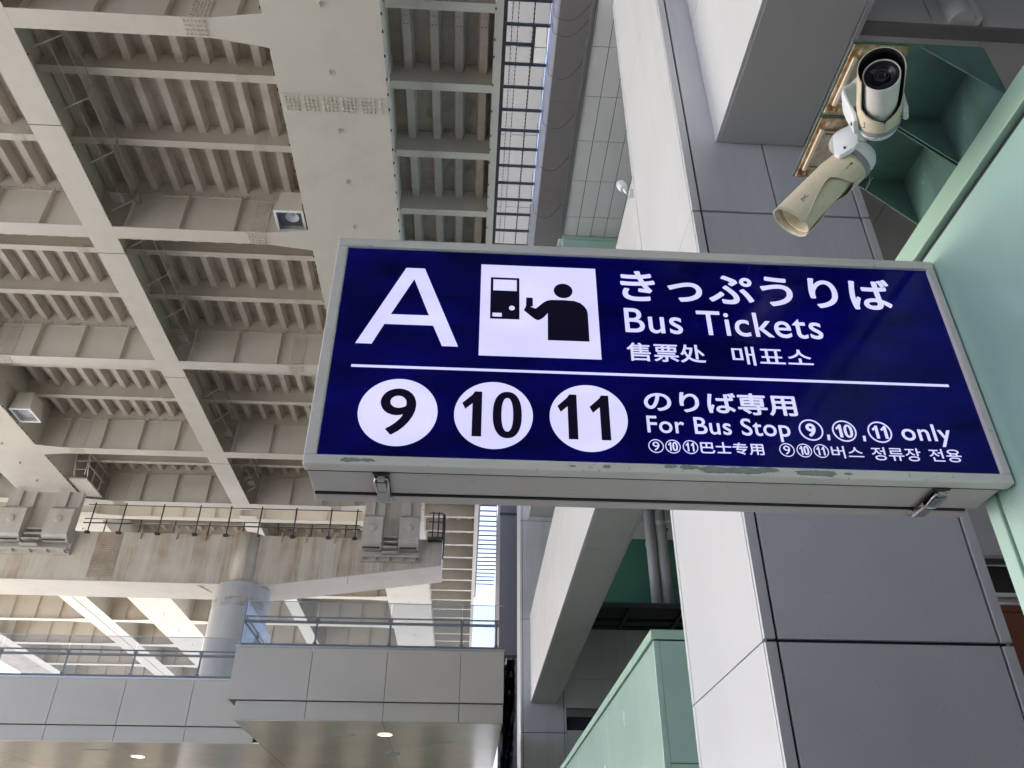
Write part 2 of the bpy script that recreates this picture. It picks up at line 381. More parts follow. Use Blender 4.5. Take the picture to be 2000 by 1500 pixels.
def caption(s, x0, x1, z0, z1, off=.012, mat=WHITEL, parent=panel, name='caption', y=YF, spacing=1., squash=1.):
    me = text_mesh(s, 0., spacing)
    if off:                                        # bolder strokes: shifted copies welded into one lettering mesh
        bm = bmesh.new(); bm.from_mesh(me); g0 = list(bm.verts) + list(bm.edges) + list(bm.faces)
        for k, (dx, dy) in enumerate(((off, 0), (-off, 0), (0, off), (0, -off), (off * .7, off * .7), (-off * .7, off * .7), (off * .7, -off * .7), (-off * .7, -off * .7))):
            r = bmesh.ops.duplicate(bm, geom=g0); vs = [e for e in r['geom'] if isinstance(e, bmesh.types.BMVert)]
            for v in vs: v.co.x += dx; v.co.y += dy; v.co.z += .0012 * (k + 1) * (1 if v.co.z > 0 else 0)
        bm.to_mesh(me); bm.free()
    xs = [v.co.x for v in me.vertices]; ys = [v.co.y for v in me.vertices]
    ax, bx, ay, by = min(xs), max(xs), min(ys), max(ys)
    po = Vector(sign['_w'])
    for v in me.vertices:
        X = x0 + (v.co.x - ax) / (bx - ax) * (x1 - x0); Z = z0 + (v.co.y - ay) / (by - ay) * (z1 - z0)
        v.co = Vector((X, y + (.0014 - (v.co.z + .004) * .07 if v.co.z > 0 else .0014), Z)) - po
    me.materials.clear(); me.materials.append(mat)
    for p in me.polygons: p.material_index = 0
    cuts = []
    if ' ' in s:                                    # one lettering part per word: cut at the widest gaps
        par = list(range(len(me.vertices)))
        def find(a):
            while par[a] != a: par[a] = par[par[a]]; a = par[a]
            return a
        for e in me.edges:
            a, b_ = find(e.vertices[0]), find(e.vertices[1])
            if a != b_: par[a] = b_
        iv = {}
        for k, v in enumerate(me.vertices):
            r = find(k); lo, hi = iv.get(r, (9, -9)); iv[r] = (min(lo, v.co.x), max(hi, v.co.x))
        gaps = []; end = None
        for lo, hi in sorted(iv.values()):
            if end is not None and lo > end: gaps.append((lo - end, (lo + end) / 2))
            end = hi if end is None else max(end, hi)
        cuts = sorted(g_[1] for g_ in sorted(gaps)[-s.count(' '):])
    edges_ = [-99] + cuts + [99]
    for lo, hi in zip(edges_, edges_[1:]):
        bm = bmesh.new(); bm.from_mesh(me)
        if cuts: bmesh.ops.delete(bm, geom=[v for v in bm.verts if not lo < v.co.x <= hi], context='VERTS')
        bmesh.ops.recalc_face_normals(bm, faces=bm.faces)
        m2 = me.copy(); bm.to_mesh(m2); bm.free()
        o = bpy.data.objects.new(name, m2); COL.objects.link(o); o.parent = parent; o['_w'] = list(po)
    bpy.data.meshes.remove(me)
    return o
for cx, txt in ((-.222, '9'), (.055, '10'), (.333, '11')):
    d = film('number_disc', [ell(cx, 2.8315, .1145, .1135)], label='white disc numbered ' + txt)
    if txt == '9':
        caption('9', -.274, -.170, 2.754, 2.911, .012, INKBLACK, d, 'numeral', Y2); continue
    if txt == '10': pl = digit('1', -.037, .0205, 2.757, 2.909) + digit('0', .0525, .137, 2.754, 2.911)
    else: pl = digit('1', .242, .2995, 2.757, 2.909) + digit('1', .337, .3945, 2.757, 2.909)
    film('numeral', pl, INKBLACK, Y2, d)
caption('きっぷうりば', .463, 1.372, 3.280, 3.412, .020)
caption('Bus Tickets', .466, 1.103, 3.151, 3.249, .006, spacing=1.06)
caption('售票处', .464, .709, 3.042, 3.111, .012)
caption('매표소', .794, 1.048, 3.040, 3.111, .004)
caption('のりば専用', .501, .962, 2.859, 2.935, .020)
caption('For Bus Stop', .503, .927, 2.770, 2.846, .008, spacing=1.04)
caption('only', 1.262, 1.412, 2.770, 2.846, .008, spacing=1.06)
for cx, n in ((.990, '9'), (1.090, '10'), (1.197, '11')):
    rb = MB(); ring(rb, cx, 2.8135, .0360, .0040, YF)
    rg = rb.build('number_ring', WHITEL, panel)
    if n == '9':
        caption('9', cx - .0145, cx + .0145, 2.791, 2.836, .03, parent=rg, name='numeral'); continue
    if n == '10': pl = digit('1', cx - .025, cx - .007, 2.792, 2.835) + digit('0', cx - .001, cx + .025, 2.7915, 2.8355)
    else: pl = digit('1', cx - .022, cx - .004, 2.792, 2.835) + digit('1', cx + .004, cx + .022, 2.792, 2.835)
    film('numeral', pl, WHITEL, YF, rg)
for cx in (1.038, 1.145): film('comma', [[(cx - .003, 2.799), (cx + .005, 2.799), (cx + .003, 2.781), (cx - .004, 2.781)]])
caption('巴士专用', .652, .837, 2.724, 2.763, .012)
caption('버스', 1.036, 1.130, 2.722, 2.762, .002)
caption('정류장', 1.155, 1.301, 2.719, 2.762, .002)
caption('전용', 1.327, 1.422, 2.720, 2.762, .002)
for cx, n in ((.523, '9'), (.572, '10'), (.623, '11'), (.905, '9'), (.956, '10'), (1.006, '11')):
    rb = MB(); ring(rb, cx, 2.7435, .0222, .0024, YF)
    rg = rb.build('number_ring', WHITEL, panel)
    if n == '9': caption('9', cx - .0098, cx + .0098, 2.729, 2.758, .0, parent=rg, name='numeral'); continue
    pl = digit('1', cx - .0135, cx - .0045, 2.730, 2.758) + (digit('0', cx - .0015, cx + .0140, 2.7295, 2.7585) if n == '10' else digit('1', cx + .0015, cx + .0105, 2.730, 2.758))
    film('numeral', pl, WHITEL, YF, rg)
# scabs of lost paint on the lower frame edge
def scab(x0, x1, z0, z1, seed, n=26):
    r = random.Random(seed); cx, cz, rx, rz = (x0 + x1) / 2, (z0 + z1) / 2, (x1 - x0) / 2, (z1 - z0) / 2
    return [(cx + rx * math.cos(2 * PI * k / n) * r.uniform(.7, 1.08), max(z0, min(z1, cz + rz * math.sin(2 * PI * k / n) * r.uniform(.6, 1.25)))) for k in range(n)]
for k, q in enumerate([(-.372, -.305, 2.657, 2.672), (-.318, -.268, 2.659, 2.670), (.268, .289, 2.662, 2.668), (.361, .387, 2.660, 2.672), (.535, .575, 2.667, 2.678), (.575, .640, 2.664, 2.679),
                       (.630, .735, 2.655, 2.677), (.700, .835, 2.654, 2.677), (.800, .865, 2.660, 2.679), (.905, .985, 2.655, 2.672), (.955, 1.03, 2.653, 2.674), (1.05, 1.075, 2.662, 2.668)]):
    film('paint_scab', [scab(*q, 11 + k)], PRIMER, SY - .0010 - .00025 * k, sign, .0009 + .00025 * k)
def clasp(x):
    z = SZ0 - .001
    m = MB()
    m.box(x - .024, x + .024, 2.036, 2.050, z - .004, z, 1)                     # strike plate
    m.tube([(x - .017, 2.052, z - .014), (x - .019, 2.066, z - .018), (x - .015, 2.125, z - .021), (x + .015, 2.125, z - .021), (x + .019, 2.066, z - .018), (x + .017, 2.052, z - .014)], .0042, 6, closed=True)
    m.box(x - .010, x + .010, 2.046, 2.062, z - .020, z - .002)                 # hook
    m.box(x - .021, x + .021, 2.058, 2.196, z - .0035, z - .0005, 1)  # black underlay painting the shadow outline round the latch
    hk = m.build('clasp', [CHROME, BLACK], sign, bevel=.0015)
    lv = MB(); lv.box(x - .0125, x + .0125, 2.066, 2.128, z - .022, z - .012); lv.box(x - .015, x + .015, 2.132, 2.196, z - .020, z - .006)
    lv.tube([(x - .019, 2.130, z - .014), (x + .019, 2.130, z - .014)], .005, 8)
    lv.box(x - .018, x - .0155, 2.126, 2.200, z - .018, z); lv.box(x + .0155, x + .018, 2.126, 2.200, z - .018, z)
    lv.build('lever', CHROME, hk, bevel=.003)
    bs = MB(); bs.box(x - .022, x + .022, 2.186, 2.222, z - .005, z); bs.bolt((x + .016, 2.214, z - .005), (0, 0, -1), .004, .003); bs.build('base_plate', CHROME, hk, bevel=.001)
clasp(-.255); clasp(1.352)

# ------------------------------------------------------------------ green booth walls
def green_block(x0, x1, y0, y1, ztop, label, name='green_wall'):
    t = thing(name, (x0, (y0 + y1) / 2, 0), label, 'wall')
    m = MB(); m.box(x0 + .012, x1, y0 + .012, y1 - .012, 0, ztop - .10, 1)
    n = max(1, round((y1 - y0) / 2.7)); 
    ys = [y0 + .06 + k * ((y1 - .06) - (y0 + .06)) / n for k in range(n + 1)]
    for k in range(n):
        m.box(x0, x0 + .012, ys[k] + (.003 if k else 0), ys[k + 1] - .003, 0, ztop - .105)
    m.build('side_panel', [GREEN, JOINT], t, bevel=.002)
    e = MB()
    e.box(x0 - .006, x0 + .05, y0, y0 + .055, 0, ztop - .102); e.build('corner_trim', GREEN, t, bevel=.004)
    e = MB(); e.box(x0 - .006, x0 + .05, y1 - .055, y1, 0, ztop - .102); e.build('corner_trim', GREEN, t, bevel=.004)
    f = MB()
    f.box(x0 + .052, x1, y0 + .0, y0 + .010, 2.76, ztop - .105); f.box(x0 + .052, x1, y0 + .0, y0 + .010, 0, 2.752)
    f.build('end_panel', GREEN, t)
    c = MB()
    k = 0; y = y0 - .006
    while y < y1 - .01:
        ye = min(y1 + .006, y + 2.75)
        if y1 + .006 - ye < .5: ye = y1 + .006
        c.box(x0 - .022, x1, y + .002, ye - .002, ztop - .088, ztop); y = ye
    c.box(x0 + .004, x1 - .01, y0 + .01, y1 - .01, ztop - .106, ztop - .086, 1)
    c.build('coping', [GREEN_TRIM, JOINT], t, bevel=.003)
    return t
green_block(1.553, 4.6, -3.0, 2.160, 3.648, 'mint green wall that carries the ticket sign and the camera brackets')
green_block(1.735, 4.2, 7.53, 27.6, 3.905, 'mint green booth wall standing behind the big grey pillar', 'green_booth')

# ------------------------------------------------------------------ camera brackets and cameras
def bracket(y0, y1, label):
    t = thing('camera_bracket', (1.55, (y0 + y1) / 2, 3.86), label, 'bracket', 'camera brackets on the green wall')
    zt, zb, xe, xw = 3.875, 3.645, 1.345, 1.545
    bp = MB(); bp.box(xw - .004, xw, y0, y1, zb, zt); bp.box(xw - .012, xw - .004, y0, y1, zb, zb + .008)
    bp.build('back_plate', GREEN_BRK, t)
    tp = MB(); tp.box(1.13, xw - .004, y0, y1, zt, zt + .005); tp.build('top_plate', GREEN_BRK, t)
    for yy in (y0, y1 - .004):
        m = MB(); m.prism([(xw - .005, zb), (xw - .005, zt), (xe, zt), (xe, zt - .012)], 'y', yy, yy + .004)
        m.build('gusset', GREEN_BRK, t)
    pl = MB(); pl.box(1.135, 1.312, y0 + .006, y1 - .006, zt - .010, zt - .001)
    p = pl.build('mounting_plate', RUST, t, bevel=.002)
    a = MB(); a.box(1.146, 1.158, y0 + .045, y1 - .045, zt - .022, zt - .010)
    a.build('edge_rail', CAMCREAM, p, bevel=.002)
    inn = MB(); inn.box(1.160, 1.292, y0 + .052, y1 - .05, zt - .016, zt - .0105)
    for yy in (y0 + .062, y1 - .062): inn.box(1.168, 1.195, yy - .002, yy + .002, zt - .0175, zt - .0158, 1)
    inn.build('adapter_plate', [paint('dusty_cream_plate', (.46, .42, .34), .6, var=.25, scale=24., streak=((.16, .08, .03), .7, 25.)), BLACK], p)
    for xx in (1.165, 1.285):
        for yy in (y0 + .027, y1 - .027):
            bo = MB(); bo.bolt((xx, yy, zt - .010), (0, 0, -1), .0135, .003, n=16); bo.bolt((xx, yy, zt - .013), (0, 0, -1), .0085, .008, n=6)
            bo.build('bolt', RUST, p)
    return t
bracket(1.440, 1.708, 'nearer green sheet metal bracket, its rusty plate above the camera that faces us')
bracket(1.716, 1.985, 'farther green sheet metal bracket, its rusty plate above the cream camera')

def security_camera(pivot, f, upv, base, label, hood, brand=None):
    pivot = Vector(pivot); f = Vector(f).normalized(); upv = Vector(upv); upv = (upv - f * upv.dot(f)).normalized(); rt = f.cross(upv)
    base = Vector(base)
    t = thing('security_camera', base, label, 'security camera', 'security cameras under the green brackets')
    BL = .205 if not brand else .246
    DL = .0052 if not brand else .05
    B = MB()                                                    # barrel
    B.lathe(pivot, f, [(-.04, .046), (.03, .049), (.12, .050), (BL - .01, .0515 if not brand else .057), (BL - .003, .0515 if not brand else .0575), (BL - .001, .050 if not brand else .056), (BL - .005, .0470 if not brand else .054), (BL - DL, .0470 if not brand else .052)], 40)
    barrel = B.build('barrel', CAMCREAM if brand else CAMPALE, t)
    L = MB(); LL = BL - DL + .0007; L.lathe(pivot, f, [(LL, .0482 if not brand else .0515), (LL - .001, .018), (LL - .0035, .0175), (LL - .0075, .012), (LL - .0075, .0001)], 36); L.build('lens', GLOSSBLK, barrel)
    BL = LL + .0045; R = MB(); R.lathe(pivot, f, [(BL - .006, .0195), (BL - .0035, .0190), (BL - .0035, .0172), (BL - .0065, .0170)], 32); R.lathe(pivot, f, [(BL - .009, .0125), (BL - .0075, .0115), (BL - .010, .010)], 32)
    R.build('lens_ring', DARKSTEEL, barrel)
    C = MB(); C.lathe(pivot, f, [(-.098, .0001), (-.094, .022), (-.085, .040), (-.068, .055), (-.052, .060), (-.040, .0605), (-.030, .060)], 40)
    C.build('rear_cap', CAMWHITE, t)
    S = MB(); S.lathe(pivot, f, [(-.034, .0600), (-.033, .0640), (-.014, .0640), (-.013, .0600)], 40)
    q = pivot + f * -.03 - upv * .072 * .8 + rt * .045
    st = S.build('strap', STRAP, t)
    H = MB()                                                    # sunshield: full ring at the back, open underneath further forward
    n = 40; th = .0028
    def half(s):                                               # half opening angle at distance s
        if s < .035: return 0.
        k = min(1, (s - .035) / .06); k = k * k * (3 - 2 * k)
        return 1.25 * k if not brand else (1.25 * k - .80 * max(0, min(1, (s - .10) / .14)) ** 1.5)
    ss = [-.013, .0, .02, .034, .04, .047, .055, .065, .075, .09, .11, .13, .15, .17, .19, .21, .225, hood - .012, hood]
    ss = sorted(set(x for x in ss if x <= hood))
    grid = []
    for rr in (.0605, .0605 + th):
        rows = []
        for s_ in ss:
            h = max(.012, half(s_)); row = []
            for k in range(n + 1):
                a = PI + h + (2 * PI - 2 * h) * k / n
                fr_ = s_ + (.0 if s_ < hood else .006 * math.cos(a))
                row.append(pivot + f * fr_ + (upv * math.cos(a) + rt * math.sin(a)) * (rr + .008 * max(0, math.cos(a)) * min(1, max(0, s_ / .05))))
            rows.append(row)
        grid.append(rows)
    for gi, rows in enumerate(grid):
        o = len(H.v); 
        for r_ in rows: H.v += [tuple(x) for x in r_]
        for i in range(len(rows) - 1):
            for k in range(n): H.f.append([o + i * (n + 1) + k, o + i * (n + 1) + k + 1, o + (i + 1) * (n + 1) + k + 1, o + (i + 1) * (n + 1) + k]); H.m.append(1 - gi); H.sm.append(True)
    o2 = len(ss) * (n + 1)
    for i in range(len(ss) - 1):
        for k in (0, n): H.f.append([i * (n + 1) + k, (i + 1) * (n + 1) + k, o2 + (i + 1) * (n + 1) + k, o2 + i * (n + 1) + k]); H.m.append(0); H.sm.append(False)
    for i in (0, len(ss) - 1):
        for k in range(n): H.f.append([i * (n + 1) + k, i * (n + 1) + k + 1, o2 + i * (n + 1) + k + 1, o2 + i * (n + 1) + k]); H.m.append(0); H.sm.append(False)
    inner = CAMCREAM if brand else BLACK
    hd = H.build('sunshield', [CAMCREAM, inner], t, fix=False)
    sc = MB()
    for a in (2.2, -2.2):
        p = pivot + f * .012 + (upv * math.cos(a) + rt * math.sin(a)) * .0635; nn = (upv * math.cos(a) + rt * math.sin(a))
        sc.bolt(p, nn, .004, .003, n=10)
        d = p + f * .004; sc.strip([d, d + f * .022], nn.cross(f), .0016, .0012)
    sc.build('screw', DARKSTEEL, hd)
    # yoke: two arms from the round foot down to the pivot sides
    D = MB(); D.lathe(base, (0, 0, -1), [(0, .062), (.006, .064), (.014, .060), (.018, .050), (.018, .0001)], 40)
    ft = D.build('foot', CAMWHITE, t)
    K = MB(); K.lathe(base, (0, 0, -1), [(.018, .030), (.024, .028), (.024, .018), (.021, .016), (.021, .0001)], 28)
    for a in (.6, 2.5, 4.4): K.bolt(base + Vector((.046 * math.cos(a), .046 * math.sin(a), -.0165)), (0, 0, -1), .0045, .003, n=10)
    K.build('foot_joint', DARKSTEEL, ft)
    side = rt.copy(); side.z = 0; side.normalize()
    for s in (-1, 1):
        A = MB(); e = pivot + rt * s * .0715 - f * .012
        p0 = base + Vector((0, 0, -.012)) + side * s * .030; p1 = base + Vector((0, 0, -.022)) + side * s * .066
        dn = (e - p1)
        wv = f - dn.normalized() * f.dot(dn.normalized())
        pth = [p0, p0.lerp(p1, .6), p1 + side * s * .010 + Vector((0, 0, -.006)), p1 + side * s * .013 + dn * .16, p1.lerp(e, .55) + side * s * .008, e, e + dn.normalized() * .025]
        A.strip(pth, wv, [.082, .086, .088, .088, .086, .080, .050], .015)
        arm = A.build('yoke_arm', CAMWHITE, t, bevel=.002)
        c = MB(); c.bolt(e + side * s * .0075 + dn.normalized() * -.004, rt * s, .010, .002, n=18); c.build('pivot_cap', DARKSTEEL, arm)
    wire = MB(); w0 = pivot - f * .02 - upv * .07
    wire.tube([w0 + rt * .02, w0 + rt * .035 + f * .02 - upv * .012, w0 + rt * .055 + f * .03 - upv * .004, w0 + rt * .06 + f * .01 + upv * .012, w0 + rt * .05 - f * .015 + upv * .006], .0013, 5)
    wire.build('safety_wire', ALU, t)
    if brand:
        me = text_mesh(brand, .01); xs = [v.co.x for v in me.vertices]; h = .012
        R_ = .0605 + th + .0006
        a0 = brand_angle; s0 = hood - .055
        for v in me.vertices:
            lx, ly = v.co.x * h / .72, (v.co.y - .35) * h / .72
            a = a0 + ly / R_ * brand_dir
            v.co = pivot + f * (s0 + lx * brand_dir2) + (upv * math.cos(a) + rt * math.sin(a)) * (R_ + .008 * max(0, math.cos(a)) + (.0004 if v.co.z > 0 else 0)) - base
        me.materials.clear(); me.materials.append(DARKSTEEL)
        o = bpy.data.objects.new('maker_lettering', me); COL.objects.link(o); o.parent = hd; o['_w'] = list(base)
    return t
brand_angle, brand_dir, brand_dir2 = -1.75, 1, -1
security_camera((1.218, 1.560, 3.690), (-.417, -.862, -.287), (0, 0, 1), (1.234, 1.585, 3.859), 'white bullet camera with its black lens turned towards the viewer', .225)
security_camera((1.201, 1.769, 3.680), (-.691, .417, -.590), (0, 0, 1), (1.255, 1.800, 3.859), 'cream bullet camera aimed down and away, its hood hiding the lens', .262, 'JVC')

# ------------------------------------------------------------------ panelled pillars and roof beams
JZ = [3.08 + 3.75 * k for k in range(-1, 4)]
def pillar(x0, x1, y0, y1, zt, label, mid=None):
    t = thing('panelled_pillar', ((x0 + x1) / 2, (y0 + y1) / 2, 0), label, 'pillar', 'grey panelled pillars of the terminal')
    c = MB(); c.box(x0 + .03, x1 - .03, y0 + .03, y1 - .03, 0, zt); c.build('core', JOINT, t)
    zz = [0] + [z for z in JZ if 0 < z < zt] + [zt]
    gp = .011
    f = MB(); s = MB(); tr = MB(); bk = MB()
    for k in range(len(zz) - 1):
        a, b = zz[k] + (gp if k else 0), zz[k + 1] - gp
        cuts = [x0 + .085, x1 - .085]
        if mid and mid[1] < zz[k] + .01 < mid[2]: cuts = [x0 + .085, mid[0], x1 - .085]
        for i in range(len(cuts) - 1): f.box(cuts[i] + gp * .7, cuts[i + 1] - gp * .7, y0, y0 + .028, a, b)
        for xx0, xx1 in ((x0 + .002, x0 + .085 - gp), (x1 - .085 + gp, x1 - .002)): tr.box(xx0, xx1, y0 - .003, y0 + .028, a, b)
        a2, b2_ = zz[k] + (.004 if k else 0), zz[k + 1] - .004
        s.box(x0, x0 + .028, y0 + .042, y1 - .075, a2, b2_); s.box(x1 - .028, x1, y0 + .042, y1 - .075, a2, b2_); tr.box(x0 - .003, x0 + .028, y1 - .065, y1 - .001, a2, b2_)
        bk.box(x0 + .032, x1 - .032, y1 - .028, y1, a, b)
        tr.box(x0 - .003, x0 + .028, y0 + .030, y0 + .039, a2, b2_)
    f.build('front_panel', PANEL, t, bevel=.003); s.build('side_panel', BEAMPANEL, t, bevel=.003); tr.build('corner_trim', BEAMPANEL, t, bevel=.004); bk.build('rear_panel', PANEL, t)
    return t
pillar(1.850, 3.450, 5.0, 6.86, 13.0, 'huge grey panelled pillar with a white left side, right behind the ticket sign', (2.628, 6.7, 7.0))
pillar(1.850, 3.380, 28.4, 30.25, 24.0, 'distant grey panelled pillar at the far end of the white roof beam')
def roof_beam(y0, y1, label):
    x0, x1, z0, z1 = 2.185, 3.085, 7.745, 10.70
    t = thing('roof_beam', ((x0 + x1) / 2, (y0 + y1) / 2, z0), label, 'beam', 'panelled roof beams between the pillars')
    c = MB(); c.box(x0 + .03, x1 - .03, y0, y1, z0 + .03, z1 - .03); c.build('core', JOINT, t)
    s = MB(); u = MB(); n = max(1, round((y1 - y0) / 2.7)); g_ = .005
    for k in range(n):
        a, b = y0 + (y1 - y0) * k / n, y0 + (y1 - y0) * (k + 1) / n
        for za, zb in ((z0 + .004, z0 + 1.9), (z0 + 1.9, z1 - .004)):
            s.box(x0, x0 + .03, a + .002, b - .002, za + .002, zb - .008); s.box(x1 - .03, x1, a + .002, b - .002, za + .002, zb - .008)
        u.box(x0 + .034, x1 - .06, a + g_, b - g_, z0, z0 + .03); u.box(x1 - .05, x1 - .034, a + g_, b - g_, z0 - .002, z0 + .03)
    s.build('side_panel', BEAMPANEL, t, bevel=.002); u.build('soffit_panel', PANEL_SOFF, t, bevel=.002)
    tp = MB(); tp.box(x0, x1, y0, y1, z1 - .03, z1); tp.build('top_panel', BEAMPANEL, t)
    return t
roof_beam(-3.0, 4.998, 'wide roof beam with dark underside running over the viewer into the front of the near pillar')
roof_beam(6.862, 28.398, 'long white sided roof beam running from the near pillar to the distant one')

sn = thing('wall_fixture', (1.80, 6.93, 9.2), 'tiny white lamp fixture on the rear edge of the near pillar', 'lamp')
m = MB(); m.box(1.80, 1.86, 6.862, 6.93, 9.02, 9.10); m.tube([(1.80, 6.92, 9.06), (1.77, 6.95, 9.14), (1.76, 6.96, 9.22)], .018, 8); m.build('arm', CAMWHITE, sn)
m = MB(); m.lathe((1.755, 6.965, 9.20), (-.2, .2, 1), [(0, .001), (0, .04), (.03, .055), (.10, .06), (.15, .05), (.17, .001)], 16); m.build('lamp_head', CAMWHITE, sn)

# ------------------------------------------------------------------ terminal building: roof over the tile soffit
term = thing('terminal_roof', (6, 9, 13), 'high terminal roof edge with pale square soffit tiles and a brown grey rim', 'roof')
m = MB()
xs = [1.63, 1.90, 2.18, 2.44, 2.70]
xs = [1.632 + .274 * k for k in range(0, 26)]
ys = [-3.2 + .905 * k for k in range(0, 17)]
ys = [y for y in [7.536 - .915 * 11 + .915 * k for k in range(0, 20)] if y < 11.5]; ys.append(11.72)
for i in range(len(xs) - 1):
    for j in range(len(ys) - 1): m.box(xs[i] + .006, xs[i + 1] - .006, ys[j] + .006, ys[j + 1] - .006, 13.0, 13.02)
m.build('soffit_tile_field', TILE, term)
m = MB(); m.box(1.62, 12, -3, 11.72, 13.022, 14.5); m.build('roof_slab', JOINT, term)
m = MB(); yy = -3.
for k in range(13):
    m.box(1.075, 1.535, yy + .002, min(22, yy + 1.93) - .002, 12.985, 13.3); yy += 1.93
m.build('edge_rim', BAND, term)
m = MB(); m.box(1.540, 1.548, -3, 22, 12.97, 13.2); m.box(1.615, 1.627, -3, 11.7, 12.98, 13.2); m.build('gutter_lip', ALU, term)
m = MB()
for k in range(24): m.box(1.549, 1.614, -3 + k * .62, -3 + k * .62 + .614, 13.05, 13.2)
m.build('gutter', PIPE, term)
m = MB(); m.box(.955, 1.073, -3, 22, 13.03, 13.045); m.build('edge_glass', FIN, term)
m = MB(); m.box(1.63, 12, 11.73, 22, 12.05, 14.5); m.build('fascia', GREEN, term, bevel=.004)
m = MB(); m.box(2.2, 14, 22.02, 31, 14.5, 15.1); m.build('rear_roof_blocker', PANEL_SOFF, term)  # roof piece added to block the sky and darken the back wall
m = MB(); m.box(1.63, 12, 11.715, 11.728, 12.91, 12.985); m.build('fascia_trim', GREEN_TRIM, term)
for k, y0 in enumerate((7.02, 7.28, 8.02, 8.98, 9.9, 11.05)):
    w = MB(); pts = []
    for i in range(15):
        u = i / 14.; pts.append((1.0 + .46 * u, y0 - .15 * u, 12.965 - .20 * math.sin(PI * u) - .05))
    pts = [(.93, y0 - .62, 13.3), (.94, y0 - .3, 13.1)] + pts + [(1.52, y0 - .2, 12.98)]
    w.tube(pts, .004, 5); tag(w.build('hanging_cable', DARKSTEEL), ['topmost thin black cable loop under the brown grey roof rim', 'second thin black cable loop from the top under the roof rim', 'third thin black cable loop from the top under the roof rim', 'third thin black cable loop up from the sign under the roof rim', 'second thin black cable loop up from the sign under the roof rim', 'lowest thin black cable loop under the roof rim, closest to the sign'][k], 'cable', 'cables looped under the roof rim')

# floor slab on the right (dark soffit beside the pillar) with the wall above it
slab = thing('terminal_floor_slab', (6, 5.3, 7.77), 'dark grey panelled floor soffit of the terminal, right of the roof beam', 'ceiling')
m = MB()
for xa, xb in ((3.09, 4.15), (4.16, 5.2), (5.21, 6.26), (6.27, 7.3), (7.31, 8.4), (8.41, 9.6)):
    for ya, yb in ((3.85, 5.4), (5.41, 6.9), (6.91, 8.6)):
        if xa < 3.45 and yb > 5: 
            m.box(xa, xb, ya, 4.99, 7.79, 7.82) if ya < 4.9 else m.box(3.46, xb, ya, yb, 7.79, 7.82)
        else: m.box(xa, xb, ya, yb, 7.79, 7.82)
m.build('soffit_panel', PANEL_SOFF, slab)
m = MB(); m.box(3.46, 9.6, 3.9, 8.6, 7.822, 8.6); m.build('slab_core', JOINT, slab)
m = MB(); m.box(3.09, 9.6, 3.73, 3.845, 7.765, 7.80); m.build('edge_trim', BAND, slab, bevel=.003)
m = MB()
for xa, xb in ((3.09, 3.68), (3.69, 4.06), (4.10, 5.2), (5.21, 6.4), (6.41, 9.6)): m.box(xa, xb, 3.735, 3.76, 7.802, 11.5)
m.build('upper_wall_panel', BEAMPANEL, slab, bevel=.002)
m = MB(); m.tube([(3.90, 3.70, 7.80), (3.90, 3.70, 11.5)], .10, 20); m.build('round_column', BEAMPANEL, slab)
m = MB(); m.box(4.005, 4.06, 3.66, 3.735, 7.802, 11.5); m.build('white_post', CAMWHITE, slab)
m = MB(); m.tube([(3.76, 3.66, 8.3), (3.765, 3.63, 8.05), (3.80, 3.61, 7.98), (3.84, 3.61, 8.0)], .012, 8); m.build('conduit', PIPE, slab)
# glimpse of the concourse behind the pillar's right edge
con = thing('concourse_wall', (8, 10, 0), 'sliver of concourse wall with brown panels between the near pillar and the green wall', 'wall')
m = MB(); m.box(3.6, 14, 10, 10.2, 5.76, 7.78); m.build('upper_panel', PANEL, con)
m = MB(); m.box(3.6, 14, 9.98, 10.2, 5.70, 5.755); m.build('trim', ALU, con)
m = MB(); m.box(3.6, 14, 10.25, 10.3, 5.26, 5.70); m.build('dark_glazing', DKGLASS, con)
m = MB(); m.box(3.6, 14, 10.05, 10.2, 5.20, 5.255); m.box(3.6, 14, 10.05, 10.2, 5.095, 5.125); m.build('white_rail', CAMWHITE, con)
m = MB(); m.box(3.6, 14, 10.1, 10.2, 5.13, 5.195); m.build('glazing_band', PIPE, con)
m = MB(); m.box(3.6, 14, 10.06, 10.2, 5.01, 5.09); m.box(3.6, 14, 10.08, 10.2, 0, 5.0); m.build('brown_panel', BROWN, con)
# dark back wall, canopy and pipes left of the near pillar
bw = thing('terminal_back_wall', (6, 28.6, 0), 'dark grey rear wall of the terminal with a black slot, right of the distant pillar', 'wall')
m = MB()
for xa, xb in ((3.385, 5.22), (5.23, 7.1), (7.11, 9.0), (9.01, 12)):
    for za, zb in ((7.62, 8.54), (8.55, 10.31)): m.box(xa, xb, 28.4, 28.5, za, zb)
m.build('wall_panel', PANEL, bw, bevel=.003)
m = MB(); m.box(3.385, 12, 28.52, 28.6, 0, 10.3); m.build('wall_core', JOINT, bw)
m = MB(); m.box(3.385, 12, 28.38, 28.5, 7.34, 7.60); m.build('slot_lintel', BAND, bw)
m = MB(); m.box(3.385, 12, 28.41, 28.5, 0, 6.92); m.build('lower_panel', PANEL_SOFF, bw)
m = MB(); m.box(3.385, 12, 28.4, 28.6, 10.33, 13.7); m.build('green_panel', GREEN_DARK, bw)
m = MB(); m.box(3.385, 12, 28.42, 28.6, 13.72, 14.45); m.build('top_panel', PANEL_SOFF, bw)
cn = thing('glass_canopy', (6, 28.4, 10.32), 'dark smoked glass canopy jutting from the terminal back wall under the pipes', 'canopy')
m = MB(); m.box(3.45, 10, 26.05, 28.38, 10.32, 10.33); m.build('smoked_pane', SMOKE, cn)
m = MB(); m.box(3.45, 10, 25.95, 26.05, 10.27, 10.42); 
for y in (27.5, 28.33): m.box(3.45, 10, y, y + .06, 10.25, 10.31)
for x in (3.5, 5.32, 7.15, 9.0): m.box(x, x + .06, 26.05, 28.38, 10.25, 10.318)
